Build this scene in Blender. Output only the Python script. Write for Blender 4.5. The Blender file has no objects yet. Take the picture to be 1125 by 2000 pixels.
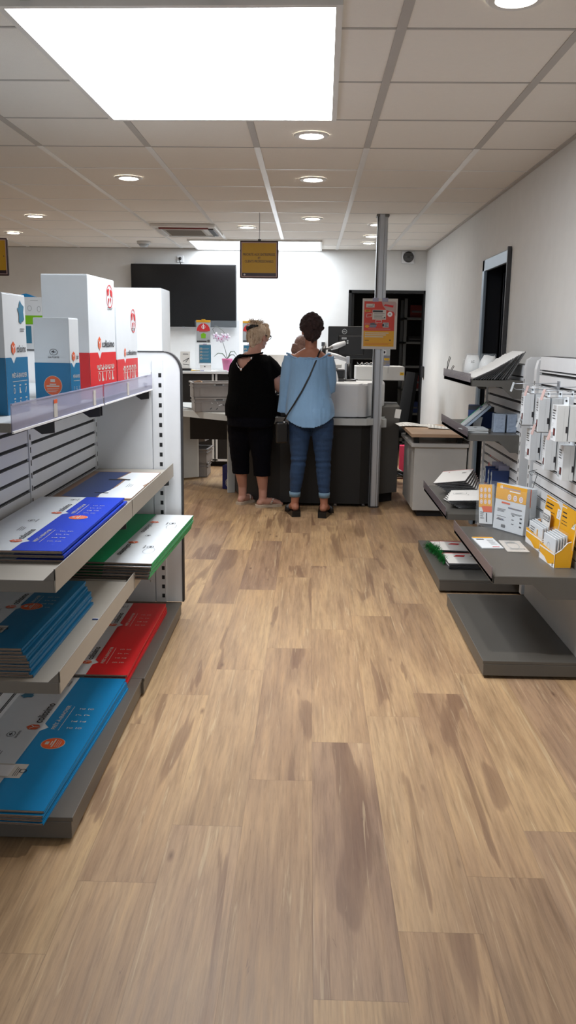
import bpy, bmesh, math, random
from mathutils import Vector, Matrix, noise
from math import pi, sin, cos, radians, atan2, sqrt
random.seed(7)
SC = bpy.context.scene
COL = SC.collection
V = Vector

# ------------------------------------------------------------------ materials
def lin(c):
    r = []
    for x in c:
        x = x / 255.0
        r.append(x / 12.92 if x <= .04045 else ((x + .055) / 1.055) ** 2.4)
    return (r[0], r[1], r[2], 1)

MATS = {}
def mat(name, rgb, rough=.6, metal=0, spec=.5, bump=None, emit=None, alpha=None, trans=None, var=None, sheen=0, coat=0):
    m = bpy.data.materials.new(name); m.use_nodes = True
    nt = m.node_tree; b = nt.nodes['Principled BSDF']
    b.inputs['Base Color'].default_value = lin(rgb)
    b.inputs['Roughness'].default_value = rough
    b.inputs['Metallic'].default_value = metal
    b.inputs['Specular IOR Level'].default_value = spec
    if coat: b.inputs['Coat Weight'].default_value = coat
    if sheen: b.inputs['Sheen Weight'].default_value = sheen
    tc = nt.nodes.new('ShaderNodeTexCoord')
    if bump:
        n = nt.nodes.new('ShaderNodeTexNoise'); n.inputs['Scale'].default_value = bump[0]; n.inputs['Detail'].default_value = 4
        nt.links.new(tc.outputs['Object'], n.inputs['Vector'])
        bp = nt.nodes.new('ShaderNodeBump'); bp.inputs['Strength'].default_value = bump[1]; bp.inputs['Distance'].default_value = .01
        nt.links.new(n.outputs['Fac'], bp.inputs['Height']); nt.links.new(bp.outputs['Normal'], b.inputs['Normal'])
    # a faint procedural tone variation on every surface
    n2 = nt.nodes.new('ShaderNodeTexNoise'); n2.inputs['Scale'].default_value = (var[0] if var else 9.0); n2.inputs['Detail'].default_value = 3
    nt.links.new(tc.outputs['Object'], n2.inputs['Vector'])
    mx = nt.nodes.new('ShaderNodeMix'); mx.data_type = 'RGBA'
    a = (var[1] if var else .05)
    c = lin(rgb)
    mx.inputs[6].default_value = tuple(max(0, x * (1 - a)) for x in c[:3]) + (1,)
    mx.inputs[7].default_value = (lin(var[2]) if var and len(var) > 2 else tuple(min(1, x * (1 + a)) for x in c[:3]) + (1,))
    nt.links.new(n2.outputs['Fac'], mx.inputs[0]); nt.links.new(mx.outputs[2], b.inputs['Base Color'])
    if emit:
        b.inputs['Emission Color'].default_value = lin(emit[0]); b.inputs['Emission Strength'].default_value = emit[1]
    if alpha is not None: b.inputs['Alpha'].default_value = alpha
    if trans: b.inputs['Transmission Weight'].default_value = trans; b.inputs['IOR'].default_value = 1.1
    MATS[name] = m
    return m

WHITEBOX = (222, 228, 233)
mat('wall_paint', (214, 214, 212), .85, bump=(60, .05))
mat('white_metal', (222, 224, 226), .38)
mat('grey_white', (196, 196, 194), .45)
mat('slot_black', (22, 22, 24), .7)
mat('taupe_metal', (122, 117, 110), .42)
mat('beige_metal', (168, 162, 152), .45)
mat('charcoal_metal', (88, 86, 82), .4)
mat('dark_edge', (52, 52, 54), .5)
mat('black_plastic', (16, 16, 18), .4)
mat('black_gloss', (9, 9, 10), .16)
mat('tv_screen', (8, 7, 8), .22)
mat('carton_white', WHITEBOX, .5)
mat('carton_red', (214, 30, 36), .42)
mat('carton_teal', (12, 112, 160), .42)
mat('carton_cyan', (10, 128, 186), .38)
mat('carton_blue', (22, 62, 196), .38)
mat('carton_green', (10, 176, 108), .42)
mat('carton_kraft', (150, 122, 104), .8)
mat('carton_edge', (120, 112, 104), .8, var=(120, .35))
mat('ink_orange', (226, 96, 48), .5)
mat('ink_dark', (44, 44, 50), .5)
mat('ink_red', (206, 44, 50), .5)
mat('ink_white', (240, 240, 242), .5)
mat('ink_pale', (200, 196, 190), .5)
mat('ink_teal', (58, 124, 156), .5)
mat('ink_lime', (122, 190, 20), .5)
mat('yellow_card', (236, 172, 22), .5)
mat('sign_yellow', (196, 152, 20), .45)
mat('sign_frame', (44, 20, 28), .4)
mat('poster_red', (200, 60, 46), .45)
mat('poster_yellow', (218, 160, 36), .45)
mat('paper', (236, 236, 234), .7)
mat('paper_grey', (170, 176, 180), .7)
mat('paper_dark', (96, 96, 98), .7)  # dark grey envelope backs and edges, also grey print
mat('clear_plastic', (186, 186, 214), .12, alpha=.62)
mat('plinth_taupe', (92, 87, 81), .42)
mat('clear_thin', (214, 224, 232), .08, alpha=.05)
mat('clear_pane', (200, 212, 222), .08, alpha=.12)
mat('blister', (190, 206, 226), .15, alpha=.62, bump=(60, .6))
mat('smoke_plastic', (120, 112, 120), .2, alpha=.72)
mat('aluminium', (184, 188, 194), .36, metal=.6)
mat('arm_silver', (206, 208, 212), .4, metal=.25)
mat('aluminium_dark', (120, 118, 116), .4, metal=.6)
mat('frame_blue', (140, 156, 170), .4, metal=.3)
mat('counter_white', (216, 218, 220), .4)
mat('counter_band', (196, 200, 200), .4)
mat('counter_dark', (15, 14, 14), .6)
mat('cabinet_dark', (24, 20, 19), .6)
mat('pedestal_grey', (86, 84, 81), .5)
mat('desk_wood', (188, 158, 132), .5, var=(6, .12))
mat('crate_grey', (150, 146, 144), .6, var=(18, .12))
mat('navy_door', (10, 14, 24), .4)
mat('alcove_dimmed', (60, 58, 56), .9)  # walls coloured dark so the unlit side rooms look dim
mat('steel_shelf', (120, 124, 124), .5)
mat('box_red_dark', (110, 34, 28), .7)
mat('fabric_black', (9, 9, 10), .9, spec=.12, bump=(300, .3))
mat('top_black', (4, 4, 5), .95, spec=.08, bump=(90, .3))
mat('trouser_navy', (5, 6, 14), .9, spec=.1, bump=(90, .3))
mat('denim', (32, 58, 92), .85, bump=(240, .35), var=(7, .28))
mat('denim_cuff', (112, 142, 166), .85, bump=(240, .35))
mat('blouse_blue', (124, 164, 204), .7, bump=(30, .25), var=(6, .08), sheen=.2)
mat('skin', (178, 132, 116), .55, var=(14, .08))
mat('skin_tan', (160, 106, 84), .55, var=(14, .08))
mat('hair_dark', (38, 16, 18), .7, bump=(90, .9), var=(40, .5))
mat('hair_blonde', (196, 164, 130), .6, bump=(120, .8), var=(30, .35, (226, 206, 184)))
mat('hair_brown', (84, 54, 42), .6, bump=(80, .7), var=(30, .3))
mat('leather_black', (10, 10, 12), .4)
mat('sandal_beige', (176, 160, 142), .6)
mat('jewel', (220, 220, 226), .2, metal=.8)
mat('pink_pot', (206, 62, 132), .45)
mat('leaf', (70, 96, 62), .5)
mat('stem_green', (84, 84, 66), .6)
mat('petal', (246, 240, 246), .6, var=(60, .05, (226, 190, 222)))
mat('tinsel_green', (16, 128, 54), .5)
mat('blue_box', (16, 24, 96), .5)
mat('pink_bag', (214, 60, 96), .5)
mat('blue_card', (40, 60, 110), .4)
mat('ceiling_tile', (228, 224, 217), .9, bump=(220, .15), var=(40, .02))
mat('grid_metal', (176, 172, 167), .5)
mat('grid_lit', (226, 226, 224), .3)  # paler copy of the grid bars, paints the light on their far half
mat('light_trim', (214, 212, 208), .4)
mat('lamp_glow', (255, 252, 246), .5, emit=((255, 250, 242), 30))
mat('panel_glow', (255, 255, 255), .5, emit=((246, 250, 255), 9.0))
mat('panel_glow_rear', (255, 255, 255), .5, emit=((238, 246, 255), 9.0))
mat('label_yellow', (232, 186, 30), .5)
mat('leaflet_art', (216, 186, 60), .5, var=(38, .5, (70, 110, 180)))
mat('eyeglass', (30, 30, 36), .3)
mat('pink_label', (184, 158, 154), .6)

def floor_material():
    m = bpy.data.materials.new('wood_plank_floor'); m.use_nodes = True
    nt = m.node_tree; N = nt.nodes; L = nt.links; b = N['Principled BSDF']
    def math_(op, a, bb=None, c=None):
        n = N.new('ShaderNodeMath'); n.operation = op
        for i, x in enumerate((a, bb, c)):
            if x is None: continue
            if isinstance(x, (int, float)): n.inputs[i].default_value = x
            else: L.new(x, n.inputs[i])
        return n.outputs[0]
    tc = N.new('ShaderNodeTexCoord'); sep = N.new('ShaderNodeSeparateXYZ'); L.new(tc.outputs['Object'], sep.inputs[0])
    X, Y = sep.outputs[0], sep.outputs[1]
    W, LEN = .2135, 1.235
    cx = math_('DIVIDE', math_('SUBTRACT', X, .032), W)
    k = math_('FLOOR', cx)
    fx = math_('SUBTRACT', cx, k)
    off = math_('ADD', math_('MULTIPLY', k, .255), math_('MULTIPLY', math_('ABSOLUTE', k), -.025))
    off = math_('ADD', off, .395)
    cy = math_('DIVIDE', math_('SUBTRACT', Y, off), LEN)
    j = math_('FLOOR', cy); fy = math_('SUBTRACT', cy, j)
    cid = N.new('ShaderNodeCombineXYZ'); L.new(k, cid.inputs[0]); L.new(j, cid.inputs[1]); cid.inputs[2].default_value = 3.3
    wn = N.new('ShaderNodeTexWhiteNoise'); wn.noise_dimensions = '3D'; L.new(cid.outputs[0], wn.inputs['Vector'])
    rnd = wn.outputs['Value']
    sc = N.new('ShaderNodeSeparateColor'); L.new(wn.outputs['Color'], sc.inputs[0])
    # grain coordinates shifted per plank
    def coords(sx, sy, s):
        c = N.new('ShaderNodeCombineXYZ')
        L.new(math_('ADD', math_('MULTIPLY', X, sx), math_('MULTIPLY', rnd, 37 * s)), c.inputs[0])
        L.new(math_('ADD', math_('MULTIPLY', Y, sy), math_('MULTIPLY', sc.outputs[1], 53 * s)), c.inputs[1])
        L.new(math_('MULTIPLY', sc.outputs[2], 9), c.inputs[2])
        return c.outputs[0]
    def noise_(vec, scale, det, rough=.55, dist=0):
        n = N.new('ShaderNodeTexNoise'); n.inputs['Scale'].default_value = scale; n.inputs['Detail'].default_value = det
        n.inputs['Roughness'].default_value = rough; n.inputs['Distortion'].default_value = dist
        L.new(vec, n.inputs['Vector']); return n.outputs['Fac']
    def ramp(f, stops):
        r = N.new('ShaderNodeValToRGB'); e = r.color_ramp.elements
        while len(e) < len(stops): e.new(.5)
        for q, (p, c) in enumerate(stops): e[q].position = p; e[q].color = c
        L.new(f, r.inputs[0]); return r.outputs[0]
    def mix(f, a, bb, mode='MIX'):
        n = N.new('ShaderNodeMix'); n.data_type = 'RGBA'; n.blend_type = mode
        if isinstance(f, (int, float)): n.inputs[0].default_value = f
        else: L.new(f, n.inputs[0])
        for i, x in ((6, a), (7, bb)):
            if isinstance(x, tuple): n.inputs[i].default_value = x
            else: L.new(x, n.inputs[i])
        return n.outputs[2]
    broad = noise_(coords(5.0, .9, 1), 1.0, 3, .5, .4)
    fine = noise_(coords(60, 3.0, 2), 1.0, 6, .65)
    base = ramp(rnd, [(0, lin((166, 138, 110))), (.3, lin((178, 150, 116))), (.55, lin((148, 124, 108))), (.8, lin((192, 164, 126))), (1, lin((158, 132, 110)))])
    tone = ramp(broad, [(.3, lin((120, 92, 72))), (.5, lin((170, 140, 108))), (.68, lin((194, 164, 124)))])
    c = mix(.5, base, tone)
    g = ramp(fine, [(.25, (.60, .57, .54, 1)), (.5, (.95, .94, .93, 1)), (.75, (1.16, 1.14, 1.10, 1))])
    c = mix(.85, c, mix(1.0, c, g, 'MULTIPLY'))
    xf_ = noise_(coords(150, 7.0, 6), 1.0, 4, .7, .6)
    c = mix(1.0, c, ramp(xf_, [(.3, (.84, .82, .80, 1)), (.5, (1, 1, 1, 1)), (.72, (1.08, 1.07, 1.05, 1))]), 'MULTIPLY')
    md = noise_(coords(22, 1.1, 7), 1.0, 5, .6, .8)
    c = mix(1.0, c, ramp(md, [(.30, (.84, .80, .78, 1)), (.47, (1, 1, 1, 1)), (.68, (1.09, 1.07, 1.02, 1))]), 'MULTIPLY')
    # dark heartwood streaks and knots
    st = noise_(coords(8.5, .75, 3), 1.0, 3, .5, .7)
    stm = ramp(st, [(.60, (0, 0, 0, 1)), (.62, (.7, .7, .7, 1)), (.67, (1, 1, 1, 1))])
    stm = math_('MULTIPLY', stm, math_('ADD', math_('MULTIPLY', fine, 1.3), .05))
    c = mix(math_('MULTIPLY', stm, .85), c, lin((104, 76, 60)))
    hl = noise_(coords(46, 1.6, 8), 1.0, 4, .65, .9)
    c = mix(math_('MULTIPLY', ramp(hl, [(.60, (0, 0, 0, 1)), (.68, (1, 1, 1, 1))]), .30), c, lin((216, 196, 160)))
    vo = N.new('ShaderNodeTexVoronoi'); vo.inputs['Scale'].default_value = 1.0; vo.inputs['Randomness'].default_value = 1
    L.new(coords(6.5, 2.0, 4), vo.inputs['Vector'])
    kn = ramp(vo.outputs['Distance'], [(0.0, (1, 1, 1, 1)), (.075, (0, 0, 0, 1))])
    c = mix(math_('MULTIPLY', kn, .8), c, lin((86, 60, 48)))
    cr = noise_(coords(40, 4.0, 5), 1.0, 3, .7, 1.5)
    crm = ramp(cr, [(.685, (0, 0, 0, 1)), (.74, (1, 1, 1, 1))])
    c = mix(math_('MULTIPLY', crm, .45), c, lin((92, 70, 60)))
    # joints
    ex = math_('MINIMUM', fx, math_('SUBTRACT', 1.0, fx)); ey = math_('MINIMUM', fy, math_('SUBTRACT', 1.0, fy))
    jx = math_('LESS_THAN', math_('MULTIPLY', ex, W), .0011); jy = math_('LESS_THAN', math_('MULTIPLY', ey, LEN), .0013)
    jo = math_('MAXIMUM', jx, jy)
    c = mix(math_('MULTIPLY', jo, .28), c, lin((92, 72, 58)))
    L.new(c, b.inputs['Base Color'])
    b.inputs['Roughness'].default_value = .42
    rr = math_('ADD', math_('MULTIPLY', fine, .2), .36); L.new(rr, b.inputs['Roughness'])
    b.inputs['Specular IOR Level'].default_value = .4
    bp = N.new('ShaderNodeBump'); bp.inputs['Strength'].default_value = .12; bp.inputs['Distance'].default_value = .002
    L.new(math_('SUBTRACT', fine, jo), bp.inputs['Height']); L.new(bp.outputs['Normal'], b.inputs['Normal'])
    MATS['wood_plank_floor'] = m
floor_material()

# ------------------------------------------------------------------ geometry helpers
TXT = {}
def textgeo(s):
    if s in TXT: return TXT[s]
    cu = bpy.data.curves.new('lettering', 'FONT'); cu.body = s; cu.size = 1; cu.resolution_u = 3; cu.offset = .014
    ob = bpy.data.objects.new('lettering', cu); COL.objects.link(ob)
    dg = bpy.context.evaluated_depsgraph_get(); dg.update()
    me = bpy.data.meshes.new_from_object(ob.evaluated_get(dg))
    vs = [(v.co.x, v.co.y) for v in me.vertices]; fs = [tuple(p.vertices) for p in me.polygons]
    bpy.data.objects.remove(ob); bpy.data.curves.remove(cu); bpy.data.meshes.remove(me)
    x0 = min(v[0] for v in vs); x1 = max(v[0] for v in vs); y0 = min(v[1] for v in vs); y1 = max(v[1] for v in vs)
    vs = [((x - x0) / (x1 - x0), (y - y0) / (y1 - y0)) for x, y in vs]
    TXT[s] = (vs, fs, (x1 - x0) / (y1 - y0)); return TXT[s]

class MB:
    def __init__(s): s.bm = bmesh.new(); s.mats = []; s.T = Matrix.Identity(4)
    def mi(s, m):
        if m not in s.mats: s.mats.append(m)
        return s.mats.index(m)
    def v(s, p): return s.bm.verts.new(s.T @ V(p))
    def face(s, pts, m, smooth=False):
        try: f = s.bm.faces.new([s.v(p) for p in pts])
        except ValueError: return
        f.material_index = s.mi(m); f.smooth = smooth; return f
    def box(s, x0, x1, y0, y1, z0, z1, m, bev=0, top=None, R=None):
        P = [(x0,y0,z0),(x1,y0,z0),(x1,y1,z0),(x0,y1,z0),(x0,y0,z1),(x1,y0,z1),(x1,y1,z1),(x0,y1,z1)]
        if R is not None: P = [R @ V(p) for p in P]
        vs = [s.v(p) for p in P]; fs = []
        for q in ((0,3,2,1),(4,5,6,7),(0,1,5,4),(1,2,6,5),(2,3,7,6),(3,0,4,7)):
            f = s.bm.faces.new([vs[i] for i in q]); f.material_index = s.mi(m); fs.append(f)
        if top: fs[1].material_index = s.mi(top)
        if bev:
            es = list({e for f in fs for e in f.edges})
            bmesh.ops.bevel(s.bm, geom=es, offset=bev, segments=2, profile=.5, affect='EDGES')
        return s
    def prism(s, poly, z0, z1, m, top=None, bev=0):
        n = len(poly)
        a = [s.v((p[0], p[1], z0)) for p in poly]; b = [s.v((p[0], p[1], z1)) for p in poly]; fs = []
        fs.append(s.bm.faces.new(a[::-1])); fs.append(s.bm.faces.new(b))
        for i in range(n): fs.append(s.bm.faces.new((a[i], a[(i+1) % n], b[(i+1) % n], b[i])))
        for f in fs: f.material_index = s.mi(m)
        if top: fs[1].material_index = s.mi(top)
        if bev: bmesh.ops.bevel(s.bm, geom=list(fs[1].edges) , offset=bev, segments=2, profile=.5, affect='EDGES')
        return s
    def extr(s, poly, d, m, cap=None):      # arbitrary planar 3D polygon pushed along d
        d = V(d); n = len(poly)
        a = [s.v(p) for p in poly]; b = [s.v(V(p) + d) for p in poly]
        fs = [s.bm.faces.new(a[::-1]), s.bm.faces.new(b)]
        for i in range(n): fs.append(s.bm.faces.new((a[i], a[(i+1) % n], b[(i+1) % n], b[i])))
        for f in fs: f.material_index = s.mi(m)
        if cap: fs[0].material_index = s.mi(cap); fs[1].material_index = s.mi(cap)
        return s
    def tube(s, pts, r, m, n=8, closed=False, smooth=True):
        pts = [V(p) for p in pts]; rs = r if isinstance(r, (list, tuple)) else [r] * len(pts)
        rings = []; prev = None
        for i, p in enumerate(pts):
            t = (pts[min(i+1, len(pts)-1)] - pts[max(i-1, 0)]).normalized()
            if prev is None:
                a = V((0, 0, 1)) if abs(t.z) < .9 else V((1, 0, 0)); u = t.cross(a).normalized()
            else: u = (prev - t * prev.dot(t)).normalized()
            prev = u; w = t.cross(u)
            rr = rs[i]; rx, ry = rr if isinstance(rr, tuple) else (rr, rr)
            rings.append([s.v(p + u * rx * cos(2*pi*k/n) + w * ry * sin(2*pi*k/n)) for k in range(n)])
        for a, b in zip(rings, rings[1:]):
            for k in range(n):
                f = s.bm.faces.new((a[k], a[(k+1) % n], b[(k+1) % n], b[k])); f.material_index = s.mi(m); f.smooth = smooth
        for q in (rings[0][::-1], rings[-1]):
            f = s.bm.faces.new(q); f.material_index = s.mi(m)
        return s
    def rings(s, rl, m, n=20, smooth=True):  # rl: (cx,cy,cz,rx,ry[,rot,tilt])
        R = []
        for q in rl:
            cx, cy, cz, rx, ry = q[:5]; a = q[5] if len(q) > 5 else 0; tl = q[6] if len(q) > 6 else 0
            ring = []
            for k in range(n):
                t = 2*pi*k/n; x = rx * cos(t); y = ry * sin(t)
                ring.append(s.v((cx + x*cos(a) - y*sin(a), cy + x*sin(a) + y*cos(a), cz + tl * x)))
            R.append(ring)
        for a, b in zip(R, R[1:]):
            for k in range(n):
                f = s.bm.faces.new((a[k], a[(k+1) % n], b[(k+1) % n], b[k])); f.material_index = s.mi(m); f.smooth = smooth
        for q in (R[0][::-1], R[-1]):
            f = s.bm.faces.new(q); f.material_index = s.mi(m); f.smooth = smooth
        return s
    def cyl(s, p0, p1, r, m, n=16): return s.tube([p0, p1], r, m, n)
    def ball(s, c, r, m, n=12, ax=None):
        rx, ry, rz = r if isinstance(r, tuple) else (r, r, r)
        M = Matrix.Translation(V(c)) @ (ax if ax else Matrix.Identity(4)) @ Matrix.Diagonal((rx, ry, rz, 1))
        g = bmesh.ops.create_uvsphere(s.bm, u_segments=n, v_segments=max(6, n * 2 // 3), radius=1, matrix=s.T @ M)
        fs = {f for vv in g['verts'] for f in vv.link_faces}
        for f in fs: f.material_index = s.mi(m); f.smooth = True
        return s
    def build(s, name, parent=None, world=True, **kw):
        if parent is not None and world: s.bm.transform(root_matrix(parent).inverted())
        bmesh.ops.recalc_face_normals(s.bm, faces=[f for f in s.bm.faces if not getattr(s, 'flat', False)])
        me = bpy.data.meshes.new(name); s.bm.to_mesh(me); s.bm.free()
        for m in s.mats: me.materials.append(MATS[m])
        o = bpy.data.objects.new(name, me); COL.objects.link(o)
        if parent is not None: o.parent = parent
        tag(o, **kw); return o

def root_matrix(o):
    while o.parent: o = o.parent
    return Matrix.Translation(o.location) @ o.rotation_euler.to_matrix().to_4x4()
def tag(o, label=None, cat=None, group=None, kind=None):
    if label: o['label'] = label
    if cat: o['category'] = cat
    if group: o['group'] = group
    if kind: o['kind'] = kind
    return o
def thing(name, label, cat, loc=(0,0,0), rotz=0, group=None):
    o = bpy.data.objects.new(name, None); COL.objects.link(o); o.empty_display_size = .1
    o.location = loc; o.rotation_euler = (0, 0, rotz); return tag(o, label, cat, group)
def copy_tree(o, parent=None):
    c = o.copy(); COL.objects.link(c)
    if parent is not None: c.parent = parent
    for ch in list(o.children): copy_tree(ch, c)
    return c
def dup(o, loc, rotz=0, label=None, group=None, scale=None):
    c = copy_tree(o); c.location = loc; c.rotation_euler = (0, 0, rotz)
    if label: c['label'] = label
    if group: c['group'] = group
    if scale: c.scale = scale
    return c
def struct(mb, name, **kw): return mb.build(name, kind='structure', **kw)

class Face:      # printing plane: origin, right, up; everything lies a hair above it, in the same mesh
    def __init__(s, mb, o, u, v, flip=False):
        s.mb = mb; s.o = V(o); s.u = V(u).normalized(); s.v = V(v).normalized(); s.n = s.u.cross(s.v)
    def P(s, a, b, k): return s.o + s.u * a + s.v * b + s.n * (.0006 * k)
    def poly(s, pts, m, k=1): s.mb.face([s.P(a, b, k) for a, b in pts], m)
    def rect(s, a0, a1, b0, b1, m, k=1): s.poly([(a0,b0),(a1,b0),(a1,b1),(a0,b1)], m, k)
    def disc(s, a, b, ra, rb, m, k=1, n=24): s.poly([(a + ra*cos(2*pi*i/n), b + rb*sin(2*pi*i/n)) for i in range(n)], m, k)
    def ring(s, a, b, ra, rb, w, m, k=1, n=24):
        for i in range(n):
            t0 = 2*pi*i/n; t1 = 2*pi*(i+1)/n
            s.poly([(a+ra*cos(t0), b+rb*sin(t0)), (a+ra*cos(t1), b+rb*sin(t1)), (a+(ra-w)*cos(t1), b+(rb-w)*sin(t1)), (a+(ra-w)*cos(t0), b+(rb-w)*sin(t0))], m, k)
    def text(s, t, a, b, w, h, m, k=2):      # a,b = lower left, fitted in w x h
        vs, fs, ar = textgeo(t)
        for f in fs: s.poly([(a + vs[i][0]*w, b + vs[i][1]*h) for i in f], m, k)
    def lines(s, a, b, w, n, dy, th, m, k=1):
        for i in range(n): s.rect(a, a + w * (1 - .22 * ((i * 7) % 3) / 2), b - i*dy - th, b - i*dy, m, k)

def remesh(mb, voxel, smooth=3, keep=None, disp=None):
    me = bpy.data.meshes.new('work'); mb.bm.to_mesh(me); mb.bm.free()
    ob = bpy.data.objects.new('work', me); COL.objects.link(ob)
    r = ob.modifiers.new('r', 'REMESH'); r.mode = 'VOXEL'; r.voxel_size = voxel; r.use_smooth_shade = True
    if smooth:
        q = ob.modifiers.new('s', 'SMOOTH'); q.iterations = smooth; q.factor = .6
    dg = bpy.context.evaluated_depsgraph_get(); dg.update()
    m2 = bpy.data.meshes.new_from_object(ob.evaluated_get(dg))
    bpy.data.objects.remove(ob); bpy.data.meshes.remove(me)
    mb.bm = bmesh.new(); mb.bm.from_mesh(m2); bpy.data.meshes.remove(m2)
    if disp:
        mb.bm.normal_update()
        for v in mb.bm.verts: v.co += v.normal * disp(v.co)
    if keep:
        kill = [f for f in mb.bm.faces if not keep(f.calc_center_median())]
        bmesh.ops.delete(mb.bm, geom=kill, context='FACES')
    for f in mb.bm.faces: f.smooth = True; f.material_index = 0
    return mb
# ================================================================== SETTING
HC = 2.485; BW = 10.15; RW = 1.335; LW = -5.2; FW = -1.6
m = MB(); m.box(LW - .2, 2.4, FW, 12.6, -.12, 0, 'wood_plank_floor'); struct(m, 'floor')
m = MB(); m.box(LW, RW + .2, FW, BW + .12, HC, HC + .1, 'ceiling_tile')
x = -.31 - .6 * 9
while x < RW:
    if x > LW: m.box(x - .017, x + .017, FW, 4.9, HC - .0035, HC + .002, 'grid_metal'); m.box(x - .017, x + .017, 4.9, BW, HC - .0035, HC + .002, 'grid_lit')
    x += .6
y = 3.11 - .6 * 7
while y < BW:
    if y > FW: m.box(LW, RW, y - .007, y + .007, HC - .0025, HC + .002, 'grid_lit' if y > 5 else 'grid_metal')
    y += .6
m.box(RW - .022, RW, FW, BW, HC - .01, HC, 'grid_metal'); m.box(LW, RW, BW - .02, BW, HC - .01, HC, 'grid_metal')
struct(m, 'ceiling')
# right wall with the door opening
m = MB(); T = .13
m.box(RW, RW + T, FW, 5.88, 0, HC, 'wall_paint'); m.box(RW, RW + T, 6.77, BW + .12, 0, HC, 'wall_paint'); m.box(RW, RW + T, 5.88, 6.77, 2.06, HC, 'wall_paint')
struct(m, 'wall_right')
m = MB(); m.box(LW - .1, .44, BW, BW + .12, 0, HC, 'wall_paint'); m.box(.44, RW, BW, BW + .12, 2.03, HC, 'wall_paint'); struct(m, 'wall_back')
m = MB(); m.box(LW - .12, LW, FW, BW + .12, 0, HC, 'wall_paint'); struct(m, 'wall_left')
m = MB(); m.box(.1, .3, BW + .12, 12.4, 0, 2.6, 'alcove_dimmed'); m.box(2.1, 2.25, BW + .12, 12.4, 0, 2.6, 'alcove_dimmed')
m.box(.1, 2.25, 12.3, 12.45, 0, 2.6, 'alcove_dimmed'); m.box(.1, 2.25, BW + .12, 12.45, 2.5, 2.6, 'alcove_dimmed'); m.box(RW + T, 2.25, BW, BW + .12, 0, 2.6, 'alcove_dimmed')
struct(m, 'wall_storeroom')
m = MB(); m.box(RW + T, 2.5, 5.3, 5.42, 0, 2.5, 'alcove_dimmed'); m.box(RW + T, 2.5, 7.3, 7.42, 0, 2.5, 'alcove_dimmed'); m.box(2.4, 2.52, 5.3, 7.42, 0, 2.5, 'alcove_dimmed'); m.box(RW + T, 2.5, 5.3, 7.42, 2.4, 2.5, 'alcove_dimmed')
m.box(RW + T, 2.5, 5.3, 7.42, -.1, 0, 'alcove_dimmed'); struct(m, 'wall_side_room')
# door opening in the right wall : aluminium frame, dark leaf
d = thing('door_1', None, None, (RW, 6.3, 0)); d['kind'] = 'structure'
m = MB()
m.box(RW - .012, RW + .012, 5.88, 5.95, 0, 2.07, 'frame_blue', .004); m.box(RW - .012, RW + .012, 6.71, 6.78, 0, 2.07, 'frame_blue', .004); m.box(RW - .012, RW + .012, 5.88, 6.78, 1.985, 2.07, 'frame_blue', .004)
m.box(RW + .012, RW + .135, 6.755, 6.768, 0, 2.06, 'navy_door'); m.box(RW + .012, RW + .135, 5.882, 5.895, 0, 2.06, 'navy_door'); m.box(RW + .012, RW + .135, 5.88, 6.77, 2.045, 2.058, 'navy_door')  # dark lining over the lit wall reveal, stands in for shade inside the opening
m.box(RW - .03, RW - .005, 5.86, 5.88, 0, 2.08, 'dark_edge'); m.build('door_frame', d)
m = MB(); m.box(RW + .15, RW + .9, 6.76, 6.80, .01, 1.98, 'navy_door', .003); m.build('door_leaf', d)
m = MB(); m.box(RW + .165, RW + .22, 6.52, 6.62, 0, 1.95, 'grey_white', .01); m.build('inner_jamb', d)
# store room doorway trim
d = thing('door_2', None, None, (.9, BW, 0)); d['kind'] = 'structure'
m = MB(); m.box(.44, .475, BW - .012, BW + .12, 0, 2.03, 'black_plastic'); m.box(.44, RW, BW - .012, BW + .12, 2.0, 2.035, 'black_plastic'); m.box(RW - .02, RW, BW - .012, BW + .12, 0, 2.03, 'black_plastic'); m.build('door_frame', d)
m = MB(); m.box(.475, .51, BW + .08, BW + .75, .01, 2.0, 'black_plastic', .003); m.build('door_leaf', d)
m = MB(); m.box(RW - .03, RW - .004, 9.95, 10.05, 1.04, 1.17, 'dark_edge', .003)
tag(m.build('switch_plate'), 'small dark switch plate on the white wall edge by the dark store room', 'switch')

# ---------------- ceiling luminous panels
def panel(name, quad, z, glow, label, power=None):
    cx = sum(p[0] for p in quad) / 4; cy = sum(p[1] for p in quad) / 4
    t = thing(name, label, 'ceiling light', (cx, cy, z))
    m = MB(); m.face([(p[0], p[1], z - .012) for p in quad], glow); m.build('diffuser', t)
    m = MB(); n = 4
    def off(p, k): return (cx + (p[0]-cx) * k, cy + (p[1]-cy) * k)
    for i in range(4):
        a, b = quad[i], quad[(i+1) % 4]; dx, dy = V((b[0]-a[0], b[1]-a[1])).normalized(); nx, ny = dy, -dx
        if (a[0]-cx)*nx + (a[1]-cy)*ny < 0: nx, ny = -nx, -ny
        w = .022
        P = [(a[0]-dx*w, a[1]-dy*w), (b[0]+dx*w, b[1]+dy*w), (b[0]+dx*w+nx*w, b[1]+dy*w+ny*w), (a[0]-dx*w+nx*w, a[1]-dy*w+ny*w)]
        q = [(a[0]-dx*0, a[1]), (b[0], b[1]), (b[0]+nx*w+dx*w, b[1]+ny*w+dy*w), (a[0]+nx*w-dx*w, a[1]+ny*w-dy*w)]
        m.prism(q, z - .02, z, 'light_trim')
    m.build('frame', t)
panel('ceiling_light_panel', [(-.985, 2.895), (.062, 2.875), (.083, 4.24), (-.95, 4.256)], HC, 'panel_glow', 'large glowing rectangular panel filling the top left of the ceiling')
panel('ceiling_light_panel', [(-1.30, 9.26), (.085, 9.23), (.095, 10.11), (-1.31, 10.11)], HC, 'panel_glow_rear', 'bright ceiling panel against the rear wall, behind the hanging yellow sign')

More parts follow.
